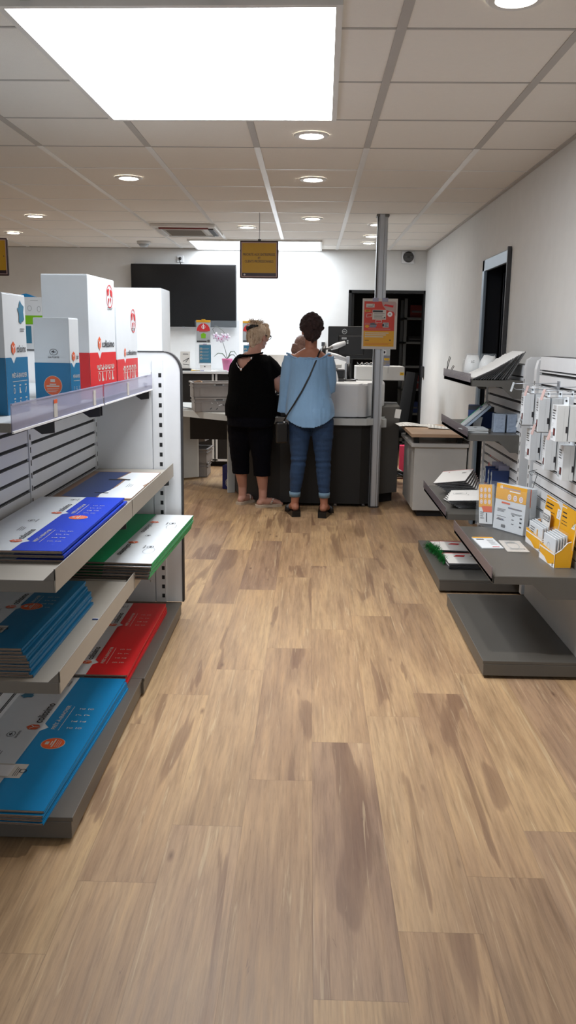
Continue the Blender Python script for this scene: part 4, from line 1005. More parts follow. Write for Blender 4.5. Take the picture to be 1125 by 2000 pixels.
# ---------------- small white cabinet with raised wooden top
t = thing('low_cabinet', 'small white cabinet with a raised light wood top by the right wall', 'cabinet', (1.1, 7.35, 0))
m = MB(); m.box(.885, 1.32, 6.98, 7.74, .055, .595, 'grey_white', .003); m.build('body', t)
m = MB(); m.box(.93, 1.30, 7.02, 7.7, 0, .055, 'slot_black'); m.build('plinth', t)
m = MB(); m.box(.855, 1.328, 6.95, 7.77, .595, .625, 'grey_white', .003); m.build('cover', t)
m = MB(); m.box(.845, 1.328, 6.90, 7.74, .682, .71, 'desk_wood', .003); m.build('wooden_top', t)
for (x, y) in ((.90, 7.02), (1.26, 7.02), (.90, 7.62), (1.26, 7.62)):
    m = MB(); m.box(x - .022, x + .022, y - .022, y + .022, .625, .682, 'black_plastic', .002); m.build('spacer_block', t)
for i, (x, y, rz, lb) in enumerate(((.80, 7.42, .12, 'loose white paper sheet overhanging the left of the wooden top'), (1.03, 7.30, -.15, 'second loose white paper, curled, at the middle of the wooden top'))):
    t = thing('paper_sheet', lb, 'paper', (x, y, .711), rz)
    m = MB(); W, Hh, n = .30, .21, 10
    P = [[V((W*a/n, Hh*b/4, .004 + .011 * (sin(a/n*5 + i*2) + 1) * (.4 + .6*b/4) + (.0 if 1 else 0))) for b in range(5)] for a in range(n + 1)]
    for a in range(n):
        for b in range(4): m.face([P[a][b], P[a+1][b], P[a+1][b+1], P[a][b+1]], 'paper', True)
    ob = m.build('sheet', t, world=False)
    so = ob.modifiers.new('thick', 'SOLIDIFY'); so.thickness = .0012
# ================================================================== COUNTER
def arc(cx, cy, r, a0, a1, n=6): return [(cx + r*cos(radians(a0 + (a1-a0)*i/n)), cy + r*sin(radians(a0 + (a1-a0)*i/n))) for i in range(n + 1)]
t = thing('service_counter', 'white and dark curved service counter the two women stand at', 'counter', (.1, 7.7, 0))
front_band = [(-1.9, 8.45), (-1.18, 7.885), (-.954, 7.695), (-.721, 7.50), (-.55, 7.385), (-.40, 7.315), (-.25, 7.285), (.40, 7.27), (.50, 7.285), (.56, 7.33), (.62, 7.45), (.70, 7.60), (.70, 8.25)]
m = MB(); m.prism(front_band + [(-.1, 8.3), (-.5, 8.45), (-1.0, 8.85), (-1.9, 9.0)], .735, .793, 'counter_band', bev=.004); m.build('worktop', t)
m = MB(); m.prism([(-.70, 7.95), (-.62, 7.62), (-.45, 7.46), (-.25, 7.38), (.0, 7.355), (.46, 7.345), (.545, 7.37), (.60, 7.50), (.62, 7.9), (-.2, 8.1)], .03, .735, 'counter_dark'); m.build('base', t)
m = MB(); m.prism([(-.30, 7.40), (-.24, 7.345), (.0, 7.33), (.42, 7.325)] + arc(.44, 7.40, .07, -75, -10) + [(.56, 7.52), (.655, 7.62), (.69, 7.80), (.69, 8.2), (-.25, 8.2)], .803, 1.092, 'counter_white', bev=.02); m.build('upper_body', t)
m = MB(); m.prism([(-.28, 7.42), (.0, 7.36), (.45, 7.36), (.63, 7.62), (.66, 8.15), (-.22, 8.15)], .79, .806, 'slot_black'); m.build('shadow_gap', t)
m = MB(); m.T = xf(-.735, 7.965, radians(20)); m.box(-.035, .035, 0, .03, .0, .735, 'counter_band', .003); m.build('end_panel', t)
m = MB(); m.prism([(-1.17, 8.76), (-1.155, 8.78), (-1.86, 8.32), (-1.85, 8.27)][::1], 0.02, .735, 'counter_band'); m.build('side_panel', t)
m = MB(); m.box(-1.22, -.72, 8.60, 8.62, .44, .735, 'cabinet_dark'); m.build('modesty_panel', t)
for fx, fy in ((.25, 7.40), (.50, 7.42), (-.4, 7.52)):
    m = MB(); m.rings([(fx, fy, 0, .018, .018), (fx, fy, .03, .014, .014)], 'aluminium'); m.build('levelling_foot', t)
# return cabinet with drawers at right of the post
t = thing('drawer_pedestal', 'tall dark grey pedestal behind the post with a white note stuck on it', 'pedestal', (.76, 8.0, 0))
m = MB(); m.prism([(.635, 7.53), (.82, 7.66), (.85, 8.22), (.70, 8.26)], .09, .875, 'pedestal_grey', bev=.004); m.build('body', t)
m = MB(); m.prism([(.65, 7.60), (.78, 7.70), (.81, 8.20), (.71, 8.22)], 0, .09, 'slot_black'); m.build('plinth', t)
m = MB(); m.prism([(.575, 7.44), (.69, 7.50), (.69, 7.60), (.6, 7.6)], .70, .775, 'counter_band', bev=.003); tag(m.build('edge_block'), 'small pale block end of the counter edge right of the post', 'counter end')
m = MB(); m.T = Matrix.Translation((.812, 7.652, .80)) @ Matrix.Rotation(radians(8), 4, 'Y') @ Matrix.Rotation(radians(20), 4, 'Z'); m.box(-.045, .012, -.012, -.010, -.03, .05, 'paper'); tag(m.build('sticky_note'), 'small white note stuck on the dark grey pedestal', 'note')
# white hutch boxes on counter, behind the post
t = thing('counter_hutch', 'long low white box unit standing on the counter behind the post', 'box unit', (.65, 7.95, 1.093))
m = MB(); m.box(.43, .876, 7.90, 8.25, 1.094, 1.222, 'grey_white', .004); m.box(.432, .874, 7.8995, 7.9, 1.0945, 1.097, 'slot_black'); m.box(.724, .7255, 7.899, 7.9, 1.16, 1.222, 'slot_black'); m.build('body', t)
m = MB(); m.box(.836, .872, 7.8985, 7.9, 1.145, 1.17, 'label_yellow'); F = Face(m, (.836, 7.898, 1.145), (1, 0, 0), (0, 0, 1)); F.lines(.006, .018, .024, 2, .006, .003, 'ink_dark', 1); m.build('yellow_sticker', t)
t = thing('leaflet_holder', 'upright leaflet with yellow food picture on the white box unit behind the post', 'leaflet', (.70, 7.98, 1.222))
m = MB(); m.box(.632, .745, 7.97, 7.985, 1.223, 1.42, 'carton_teal', .001, ); F = Face(m, (.632, 7.9695, 1.223), (1, 0, 0), (0, 0, 1)); F.rect(0, .113, .095, .197, 'paper_grey'); F.rect(0, .113, 0, .098, 'leaflet_art'); F.rect(.04, .075, .11, .145, 'ink_white', 2); F.rect(.046, .069, .116, .139, 'ink_dark', 3); F.rect(.06, .108, .055, .075, 'label_yellow', 2); F.lines(.064, .068, .04, 1, .006, .004, 'ink_dark', 3); F.rect(.01, .045, .165, .185, 'ink_dark', 2); F.rect(.06, .1, .165, .185, 'ink_dark', 2)
m.build('printed_sheet', t)
m = MB(); random.seed(4)
pp = [(.44 + .235 * i / 26, 7.95 + .03 * sin(i * 1.1), 1.229 + .010 * (1 + sin(i * 1.7))) for i in range(27)]
m.tube(pp, .0035, 'paper_grey', 6); pp = [(p[0], p[1] + .012 * cos(i), 1.233 + .012 * (1 + cos(i * 1.3))) for i, p in enumerate(pp)]; m.tube(pp, .003, 'ink_pale', 6)
tag(m.build('cable_bundle'), 'tangle of grey cables lying on the white box unit left of the post', 'cable')
# monitor on an arm
t = thing('monitor', 'black computer monitor seen from behind on a silver jointed arm', 'monitor', (.37, 7.97, 1.3))
m = MB(); m.box(.165, .60, 7.95, 7.985, 1.285, 1.583, 'black_plastic', .008); m.box(.26, .50, 7.93, 7.96, 1.32, 1.50, 'black_plastic', .01); m.build('housing', t)
m = MB(); m.box(.172, .593, 7.985, 7.987, 1.295, 1.575, 'tv_screen'); m.build('screen', t)
m = MB(); F = Face(m, (.315, 7.9492, 1.535), (1, 0, 0), (0, 0, 1)); F.ring(0, 0, .023, .023, .004, 'paper_grey', 1, 24); F.text('DELL', -.016, -.006, .032, .012, 'paper_grey', 1); m.build('maker_emblem', t)
m = MB(); F = Face(m, (.29, 7.9285, 1.465), (1, 0, 0), (0, 0, 1)); F.rect(0, .045, 0, .017, 'paper_grey', 1); F.lines(.004, .012, .026, 2, .005, .002, 'ink_dark', 2); F.disc(.038, .008, .003, .003, 'ink_dark', 2, 8); F.rect(.047, .062, -.02, -.008, 'paper_grey', 1); F.rect(.047, .062, -.042, -.026, 'paper_grey', 1); m.build('label_plate', t)
m = MB(); m.tube([(.12, 7.76, 1.37), (.17, 7.76, 1.385), (.20, 7.78, 1.39)], .012, 'aluminium_dark'); m.tube([(.19, 7.79, 1.385), (.24, 7.82, 1.405), (.318, 7.90, 1.43)], [(.014, .02), (.019, .028), (.014, .022)], 'arm_silver', 10); m.build('upper_arm', t, label='light silver arm')
m = MB(); m.tube([(.16, 7.72, 1.335), (.25, 7.72, 1.310), (.34, 7.75, 1.280)], [(.014, .02), (.016, .022), (.014, .018)], 'arm_silver', 10); m.box(.328, .36, 7.735, 7.765, 1.245, 1.315, 'aluminium', .006); m.build('lower_arm', t)
m = MB(); m.cyl((.125, 7.74, 1.325), (.125, 7.76, 1.40), .018, 'black_plastic'); m.build('elbow_joint', t)
m = MB(); m.cyl((.355, 7.75, 1.105), (.355, 7.75, 1.25), .016, 'black_plastic'); m.box(.318, .333, 7.735, 7.75, 1.11, 1.25, 'aluminium', .002); m.build('pole', t)
m = MB(); m.rings([(.35, 7.74, 1.093, .075, .05), (.35, 7.74, 1.102, .07, .045), (.35, 7.74, 1.11, .03, .03)], 'dark_edge'); m.build('base_plate', t)
t = thing('card_terminal', 'small black payment terminal with white stand behind the monitor arm', 'payment terminal', (.25, 7.6, 1.093))
m = MB(); m.box(.20, .31, 7.60, 7.72, 1.093, 1.12, 'dark_edge', .006); m.box(.225, .315, 7.62, 7.70, 1.12, 1.20, 'black_plastic', .01); m.build('body', t)
m = MB(); m.extr([(.195, 7.56, 1.094), (.255, 7.56, 1.094), (.255, 7.56, 1.12), (.24, 7.56, 1.18), (.228, 7.56, 1.20)], (0, .02, 0), 'white_metal'); m.build('stand', t)
m = MB(); m.box(.16, .29, 7.80, 7.95, 1.205, 1.24, 'grey_white', .006); m.box(.16, .26, 7.82, 7.93, 1.094, 1.205, 'dark_edge', .004); tag(m.build('receipt_printer'), 'pale topped dark printer on the counter right beside the woman in blue', 'printer')
m = MB(); m.tube([(.36, 7.66, 1.097), (.40, 7.64, 1.105), (.43, 7.66, 1.112), (.42, 7.70, 1.105), (.38, 7.70, 1.100)], .004, 'black_plastic', 6); tag(m.build('cable_loop'), 'short looped black cable lying at the foot of the monitor arm', 'cable')
m = MB(); m.tube([(.14, 7.318, .797), (.25, 7.30, .802), (.33, 7.30, .798), (.42, 7.30, .804), (.50, 7.32, .797)], .0035, 'black_plastic', 6); tag(m.build('counter_cable'), 'thin black cable lying along the narrow counter ledge', 'cable')
m = MB(); m.box(-.22, .06, 7.55, 7.85, 1.094, 1.10, 'paper'); tag(m.build('desk_pad'), 'white paper pad on the counter between the two women', 'paper pad')
t = thing('payment_screen', 'small dark slate tablet on the counter by the arm of the woman in black', 'tablet', (-.25, 7.65, 1.1))
m = MB(); m.T = Matrix.Translation((-.24, 7.55, 1.17)) @ Matrix.Rotation(radians(-25), 4, 'Y') @ Matrix.Rotation(radians(50), 4, 'X'); m.box(-.05, .05, -.04, .04, -.006, .006, 'blue_card', .003); m.build('screen', t)
m = MB(); m.box(-.27, -.21, 7.55, 7.60, 1.092, 1.15, 'dark_edge', .004); m.build('stand', t)
# office chair
t = thing('office_chair', 'black office chair turned sideways behind the counter by the store room', 'chair', (.92, 8.7, 0))
m = MB(); m.rings([(.90, 8.58, .50, .20, .22), (.90, 8.58, .53, .23, .24), (.90, 8.58, .58, .22, .23), (.90, 8.58, .60, .15, .16)], 'fabric_black'); m.build('seat', t)
m = MB(); T = Matrix.Translation((1.0, 8.6, .86)) @ Matrix.Rotation(radians(9), 4, 'Z') @ Matrix.Rotation(radians(8), 4, 'Y'); m.T = T
P = []
for k in range(9): a = -1 + 2 * k / 8; P.append((.04 * (1 - a*a) * -1, a * .22))
for q in range(8):
    (x0, y0), (x1, y1) = P[q], P[q+1]
    w0 = .31 - .0*q
    m.extr([(x0, y0, -.28), (x1, y1, -.28), (x1 * .6, y1 * .75, .29), (x0 * .6, y0 * .75, .29)], (.035, 0, 0), 'fabric_black')
m.build('backrest', t)
m = MB(); m.tube([(.98, 8.62, .55), (1.03, 8.63, .62), (1.04, 8.63, .85)], .016, 'black_plastic'); m.build('back_stem', t)
m = MB(); m.cyl((.90, 8.58, .10), (.90, 8.58, .5), .025, 'black_plastic'); m.build('gas_column', t)
for k in range(5):
    a = radians(72 * k + 20); m = MB(); m.tube([(.90, 8.58, .12), (.90 + .26*cos(a), 8.58 + .26*sin(a), .075)], [.022, .014], 'black_plastic'); l = m.build('leg', t)
    m = MB(); m.cyl((.90 + .26*cos(a) - .02, 8.58 + .26*sin(a), .03), (.90 + .26*cos(a) + .02, 8.58 + .26*sin(a), .03), .03, 'black_plastic'); m.build('castor', l)
for sx in (-1,):
    m = MB(); m.tube([(.72, 8.45, .55), (.70, 8.42, .70), (.72, 8.50, .76), (.78, 8.64, .76)], .015, 'black_plastic'); m.build('armrest', t)
for _o in [t] + list(t.children_recursive): pass
t.location.y += .10; t.location.x -= .01
m = MB(); m.prism([(1.0, 9.18), (1.16, 9.2), (1.15, 9.32), (1.01, 9.30)], 0, .33, 'pink_bag'); tag(m.build('paper_bag'), 'bright pink bag standing on the floor behind the small white cabinet', 'bag')
m = MB(); m.tube([(.90, 9.0, .16), (.97, 8.98, .10), (1.04, 9.0, .055)], .01, 'white_metal', 8); m.box(.86, 1.1, 8.96, 9.06, .012, .045, 'black_plastic', .01); tag(m.build('foot_rest'), 'black foot rest with a white bar on the floor beside the pink bag', 'foot rest')

# store room rack
t = thing('storage_rack', 'grey metal storage rack inside the dark store room', 'rack', (1.6, 11.5, 0))
for (x, y) in ((1.24, 11.3), (2.05, 11.3), (1.24, 11.75), (2.05, 11.75)):
    m = MB(); m.box(x - .02, x + .02, y - .02, y + .02, 0, 2.0, 'steel_shelf', .002); m.build('post', t)
for z in (.14, .52, .84, 1.14, 1.45, 1.76):
    m = MB(); m.box(1.22, 2.07, 11.28, 11.77, z - .03, z, 'steel_shelf', .002); m.build('shelf', t)
for i, (x0, x1, z0, h, mt, lb) in enumerate(((1.30, 1.52, .841, .17, 'box_red_dark', 'dark red box on the rack shelf behind the office chair'), (1.30, 1.5, 1.7605, .16, 'box_red_dark', 'brownish red carton on the highest rack shelf'), (1.32, 1.5, .1405, .2, 'leaflet_art', 'yellow patterned box on the lowest rack shelf'), (1.33, 1.46, .5205, .14, 'blue_card', 'dark blue box on the second lowest rack shelf'), (1.28, 1.58, 1.4505, .07, 'slot_black', 'black flat case on the rack shelf second from the top'))):
    m = MB(); m.box(x0, x1, 11.32, 11.6, z0, z0 + h, mt, .004); m.box(x0 + .02, x1 - .02, 11.318, 11.322, z0 + h*.4, z0 + h*.55, 'paper_dark'); tag(m.build('storage_box'), lb, 'box')

# ---------------- rear cabinets
t = thing('rear_cabinet', 'row of dark door cabinets with white edges along the rear wall', 'cabinet', (-1.0, 9.85, 0))
m = MB(); m.box(-2.8, -.05, 9.58, 10.14, 1.065, 1.095, 'white_metal', .003); m.build('top', t)
m = MB(); m.box(-2.8, -.05, 9.66, 10.14, .06, 1.065, 'cabinet_dark'); m.build('carcass', t)
m = MB(); m.box(-2.75, -.1, 9.70, 10.1, 0, .06, 'slot_black'); m.build('plinth', t)
x = -2.80
while x < -.1:
    x1 = x + .565
    m = MB(); m.box(x + .003, x1 - .003, 9.635, 9.66, .07, 1.06, 'cabinet_dark'); dd = m.build('door', t)
    m = MB()
    for (a, b, c, e_) in ((x + .003, x + .026, .07, 1.06), (x1 - .026, x1 - .003, .07, 1.06), (x + .003, x1 - .003, .065, .09)): m.box(a, b, 9.63, 9.66, c, e_, 'white_metal', .001)
    m.build('door_edge', dd); 
    x = x1 + .01
# goods on it
t = thing('acrylic_screen', 'clear acrylic screen standing on the rear cabinet with notices clipped to it', 'screen', (-1.0, 9.62, 1.095))
m = MB(); m.box(-1.30, -.80, 9.655, 9.66, 1.096, 1.655, 'clear_pane', .001); m.build('pane', t)
for x in (-1.22, -.88):
    m = MB(); m.box(x - .02, x + .02, 9.62, 9.70, 1.0955, 1.105, 'clear_plastic', .002); m.build('foot', t)
def notice(x0, x1, z0, z1, kind, lb, y=9.645):
    t = thing('notice', lb, 'notice', ((x0+x1)/2, y, z0))
    m = MB(); m.box(x0, x1, y, y + .003, z0, z1, 'paper_grey'); F = Face(m, (x0, y - .0005, z0), (1, 0, 0), (0, 0, 1)); w = x1-x0; h = z1-z0
    if kind == 0:
        F.rect(0, w, h*.90, h, 'poster_yellow'); F.poly([(w*.03 + w*.94*(.5 + .5*cos(pi*k/12)), h*.52 + h*.34*sin(pi*k/12)) for k in range(13)], 'ink_red'); F.poly([(w*.45, h*.6), (w*.55, h*.6), (w*.52, h*.84), (w*.48, h*.84)], 'ink_white', 2); F.ring(w*.5, h*.7, w*.14, h*.08, .004, 'ink_white', 2, 10); F.lines(w*.2, h*.50, w*.6, 1, .01, .005, 'ink_red'); F.poly([(w*.35, h*.2), (w*.65, h*.2), (w*.68, h*.38), (w*.5, h*.44), (w*.32, h*.38)], 'ink_lime'); F.rect(w*.03, w*.72, h*.03, h*.09, 'ink_dark'); F.disc(w*.86, h*.08, w*.1, h*.06, 'paper_dark', 1, 12)
    elif kind == 1:
        F.rect(w*.06, w*.98, h*.04, h*.96, 'ink_teal')
        for k in range(4): F.rect(w*.10, w*.28, h*(.72 - .17*k), h*(.82 - .17*k), 'ink_pale', 2); F.rect(w*.15, w*.22, h*(.74 - .17*k), h*(.79 - .17*k), 'ink_dark', 3); F.lines(w*.34, h*(.80 - .17*k), w*.5, 2, h*.05, h*.015, 'paper_grey', 2)
    else: F.disc(w*.45, h*.75, .008, .008, 'ink_dark'); F.lines(w*.15, h*.5, w*.7, 3, h*.12, .003, 'paper_dark')
    m.build('sheet', t)
    m = MB(); m.box((x0+x1)/2 - .02, (x0+x1)/2 + .02, y - .004, y + .02, z1 - .006, z1 + .008, 'poster_yellow' if kind == 0 else 'clear_plastic'); m.build('clip', t)
notice(-1.285, -1.125, 1.41, 1.66, 0, 'white notice with red half circle and green star on the acrylic screen, left one')
notice(-1.258, -1.120, 1.18, 1.392, 1, 'blue-grey notice with small pictures below the red half circle notice')
notice(-.762, -.60, 1.42, 1.655, 0, 'white notice with red motif partly hidden by the blonde head')
notice(-.755, -.62, 1.19, 1.392, 1, 'blue-grey notice partly hidden by the neck of the woman in black')
t = thing('table_card', 'small white card standing on the rear cabinet under the notices', 'card', (-1.18, 9.64, 1.096))
m = MB(); m.box(-1.245, -1.118, 9.63, 9.638, 1.096, 1.165, 'paper'); F = Face(m, (-1.245, 9.6294, 1.096), (1, 0, 0), (0, 0, 1)); F.disc(.055, .05, .007, .008, 'ink_dark'); m.build('card', t)
t = thing('card_display', 'white card with black drawing on a black stand on the rear cabinet', 'card', (-1.42, 9.65, 1.096))
m = MB(); m.box(-1.47, -1.36, 9.65, 9.656, 1.12, 1.31, 'paper'); F = Face(m, (-1.47, 9.6494, 1.12), (1, 0, 0), (0, 0, 1)); F.lines(.03, .165, .06, 1, .01, .006, 'ink_dark')
for a, b in (((.03, .08), (.10, .12)), ((.10, .12), (.06, .07)), ((.03, .05), (.10, .04))):
    d = (V(b) - V(a)).normalized() * .003; F.poly([(a[0]-d[1], a[1]+d[0]), (b[0]-d[1], b[1]+d[0]), (b[0]+d[1], b[1]-d[0]), (a[0]+d[1], a[1]-d[0])], 'ink_dark', 1)
m.build('card', t)
m = MB(); m.box(-1.46, -1.35, 9.63, 9.70, 1.0955, 1.122, 'black_plastic', .002); m.build('stand', t)
for i, (x, y, rz, mt, lb) in enumerate(((-1.33, 9.66, .2, 'label_yellow', 'yellow papers lying on the rear cabinet beside the black stand'), (-1.05, 9.62, -.1, 'paper', 'white papers lying on the rear cabinet beside the orchid pot'))):
    m = MB(); m.T = xf(x, y, rz); m.box(-.05, .09, 0, .12, 1.0955, 1.104, mt, .001); m.box(0, .11, -.01, .10, 1.104, 1.107, 'paper', .001); tag(m.build('loose_papers'), lb, 'papers')
# orchid
t = thing('orchid_pot', 'white orchid in a pink pot on the rear cabinet', 'plant', (-.945, 9.70, 1.0955))
ox, oy = -.945, 9.72
m = MB(); m.rings([(ox, oy, 1.0955, .043, .043), (ox, oy, 1.21, .058, .058), (ox, oy, 1.235, .062, .062), (ox, oy, 1.235, .054, .054), (ox, oy, 1.22, .052, .052)], 'pink_pot'); m.build('pot', t)
m = MB(); m.tube([(ox + .005, oy, 1.22), (ox - .02, oy, 1.33), (ox - .05, oy, 1.42), (ox - .06, oy, 1.50)], [.004, .0035, .003, .003], 'stem_green', 6)
m.tube([(ox - .06, oy, 1.50), (ox - .13, oy, 1.50), (ox - .165, oy, 1.56), (ox - .13, oy, 1.60), (ox - .05, oy - .01, 1.55), (ox - .02, oy - .01, 1.51)], .004, 'stem_green', 6); m.build('stem', t)
for k, (dx, dz, ln, dr) in enumerate(((-.13, .045, 1, -1), (.10, .07, 1, 1), (.09, .03, 1, 1))):
    m = MB(); pts = [(ox, oy - .01*k, 1.228), (ox + dx*.4, oy, 1.25 + dz*.9), (ox + dx*.8, oy, 1.25 + dz), (ox + dx*1.15, oy, 1.235 + dz*.5)]
    m.tube(pts, [(.006, .004), (.016, .006), (.014, .005), (.003, .002)], 'leaf', 8); m.build('leaf', t)
for (fx, fz) in ((-.125, 1.485), (-.095, 1.46), (-.04, 1.48), (.0, 1.475), (-.06, 1.452)):
    m = MB(); c = (ox + fx, oy - .02, fz)
    for k in range(5): a = 2*pi*k/5 + fx*9; m.ball((c[0] + .022*cos(a), c[1] - .004, c[2] + .022*sin(a)), (.019, .004, .013), 'petal', 8, ax=Matrix.Rotation(-a, 4, 'Y'))
    m.ball((c[0], c[1] - .008, c[2]), (.007, .007, .009), 'pink_pot', 8); m.build('flower', t)
# white panel seen between the two women (acrylic desk screen)
t = thing('paper_display_board', 'blank white board standing on the counter between the two women', 'board', (-.32, 8.6, 1.093))
m = MB(); m.box(-.42, -.13, 8.04, 8.05, 1.0935, 1.315, 'paper', .002); m.build('board', t)
m = MB(); m.box(-.40, -.15, 8.0, 8.1, 1.0925, 1.10, 'clear_plastic'); m.build('foot', t)

# ---------------- mail crates
def crate(t, W, D, H, T, text=False, part='body'):
    m = MB(); m.T = T; th = .006; tp = .02
    # tapered walls built as slabs, with rim and ribs
    m.box(0, W, 0, D, 0, th, 'crate_grey'); m.box(0, W, 0, th, 0, H, 'crate_grey', .002); m.box(0, W, D - th, D, 0, H, 'crate_grey', .002); m.box(0, th, 0, D, 0, H, 'crate_grey', .002); m.box(W - th, W, 0, D, 0, H, 'crate_grey', .002)
    for k in range(2): m.box(W*.02 + k*W*.10, W*.035 + k*W*.10, -.005, 0, .01, H - .03, 'crate_grey')
    m.box(W*.93, W*.945, -.005, 0, .01, H - .03, 'crate_grey')
    F = Face(m, (0, -.0006, 0), (1, 0, 0), (0, 0, 1))
    F.rect(W*.36, W*.54, H*.78, H*.93, 'paper_grey', 1); F.rect(W*.39, W*.51, H*.80, H*.90, 'dark_edge', 2)
    if text:
        F.text('LA POSTE', W*.52, H*.42, W*.30, H*.13, 'ink_dark'); F.poly([(W*.44, H*.42), (W*.50, H*.50), (W*.49, H*.54), (W*.43, H*.48)], 'ink_white', 1)
        for (a, b) in ((.28, .70), (.38, .72)): F.poly([(W*a, H*b), (W*(a+.015), H*b), (W*(a+.05), H*(b-.12)), (W*(a+.035), H*(b-.12))], 'ink_white', 1)
        for (a, b) in ((.27, .18), (.38, .16)): F.poly([(W*a, H*b), (W*(a+.03), H*(b+.12)), (W*(a+.045), H*(b+.12)), (W*(a+.02), H*b)], 'ink_dark', 1)
        F.rect(W*.34, W*.37, H*.92, H*.98, 'ink_dark', 1)
    G = Face(m, (-.0006, D, 0), (0, -1, 0), (0, 0, 1))
    for k in range(4):
        for q in range(4): G.disc(D*(.2 + .2*k), H*(.15 + .17*q), .004, .005, 'dark_edge', 1, 6)
    m.build(part, t)
    m = MB(); m.T = T
    for (a, b, c, d_) in ((-.012, W + .012, -.012, .004), (-.012, W + .012, D - .004, D + .012), (-.012, .004, -.012, D + .012), (W - .004, W + .012, -.012, D + .012)): m.box(a, b, c, d_, H - .014, H, 'crate_grey', .002); m.box(a + .003, b - .003, c + .003, d_ - .003, H - .045, H - .038, 'crate_grey')
    m.build('rim', t)
for i in range(2):
    T = xf(-1.045, 7.705, radians(13)) @ Matrix.Translation((0 if i == 0 else -.012, 0 if i == 0 else .0, .7945 + .132 * i))
    t = thing('mail_crate', ('grey plastic mail crate with dark lettering, lower of the two on the worktop' if i == 0 else 'grey plastic mail crate, upper of the two on the worktop, under a tan strap'), 'crate', (-.9, 7.8, .794 + .13*i), group='grey mail crates on the worktop')
    crate(t, .50 if i == 0 else .52, .36, .13 if i == 0 else .135, T, i == 0)
m = MB(); m.T = xf(-1.045, 7.705, radians(13)); m.tube([(.0, .03, 1.062), (.02, .02, 1.072), (.05, .03, 1.074), (.07, .05, 1.066), (.03, .06, 1.068), (.0, .05, 1.064)], .007, 'desk_wood', 6); tag(m.build('tan_strap'), 'coiled tan strap lying on the corner of the upper mail crate', 'strap')
m = MB(); m.tube([(-1.30, 7.98, .80), (-1.2, 7.93, .803), (-1.11, 7.96, .80)], .006, 'ink_pale', 6); m.tube([(-1.32, 8.03, .80), (-1.2, 8.0, .815), (-1.13, 8.05, .80)], .006, 'paper_grey', 6); tag(m.build('worktop_cables'), 'pale cables lying on the worktop left of the mail crates', 'cable')
for i in range(3):
    T = Matrix.Translation((-1.56, 8.86, .001 + .155 * i)) @ Matrix.Rotation(radians(-4 * i), 4, 'Z')
    if i == 2: T = T @ Matrix.Translation((0, 0, .010)) @ Matrix.Rotation(radians(-9), 4, 'Y')
    t = thing('mail_crate', ('grey mail crate at the bottom of the stack on the floor under the worktop', 'grey mail crate in the middle of the floor stack under the worktop', 'tilted grey mail crate on top of the floor stack under the worktop')[i], 'crate', (-1.3, 9.0, .15 * i), group='mail crates stacked on the floor')
    crate(t, .48, .34, .152 if i < 2 else .14, T)
t = thing('blue_crate', 'dark blue box with a white round emblem on the floor under the counter', 'box', (-.78, 8.2, 0))
m = MB(); m.T = xf(-.845, 8.17, radians(-14)); m.box(0, .30, 0, .2, 0, .235, 'blue_box', .004); F = Face(m, (0, -.0006, 0), (1, 0, 0), (0, 0, 1)); F.disc(.085, .065, .052, .052, 'ink_pale', 1); postbird(F, .085, .065, .05, 'blue_box', False, 2); m.build('body', t)
# ================================================================== PEOPLE
def rotz(p, c, a): x, y = p[0]-c[0], p[1]-c[1]; return (c[0] + x*cos(a) - y*sin(a), c[1] + x*sin(a) + y*cos(a))
def hand(m, wrist, d, side, mt, up=V((0, 0, 1))):
    """palm, four curled fingers and a thumb; d = forearm direction, side = +1/-1 thumb side"""
    w = V(wrist); d = V(d).normalized(); s = d.cross(up).normalized(); n = s.cross(d).normalized()
    m.tube([w - d*.01, w + d*.03, w + d*.075], [(.024, .016), (.036, .014), (.038, .012)], mt, 10)
    L = (.070, .078, .073, .058)
    for k in range(4):
        o = w + d*.072 + s * (.026 - .0175*k) * side
        l = L[k]; m.tube([o, o + d*l*.45 - n*.004, o + d*l*.78 - n*.016, o + d*l*.92 - n*.032], [.0088, .0082, .0075, .006], mt, 8)
    o = w + d*.02 + s*.03*side
    m.tube([o, o + d*.025 + s*.018*side - n*.006, o + d*.052 + s*.022*side - n*.014], [.011, .0095, .0075], mt, 8)
def foot(m, ankle, ang, mt, heel=.0, L=.235):
    a = V(ankle); d = V((cos(ang), sin(ang), 0)); s = V((-d.y, d.x, 0)); h = heel
    pts = [a - d*.035 + V((0, 0, -(a.z - h - .035))), a + V((0, 0, -(a.z - h - .045)))]
    m.tube([a, V((a.x, a.y, h + .05)) - d*.01, V((a.x, a.y, h + .035)) + d*.03, V((a.x, a.y, .045 + h*.3)) + d*.10, V((a.x, a.y, .03)) + d*(L - .07)], [(.032, .036), (.036, .04), (.036, .038), (.036, .026), (.040, .018)], mt, 12)
    m.ball(V((a.x, a.y, h + .03)) - d*.028, (.032, .032, .03), mt, 10)
    for k in range(5):
        o = V((a.x, a.y, .022)) + d*(L - .08) + s*(.028 - .014*k); l = .045 - .006*abs(k - 1)
        m.tube([o, o + d*l*.7 + V((0, 0, -.002)), o + d*l], [.011, .010, .007], mt, 8)
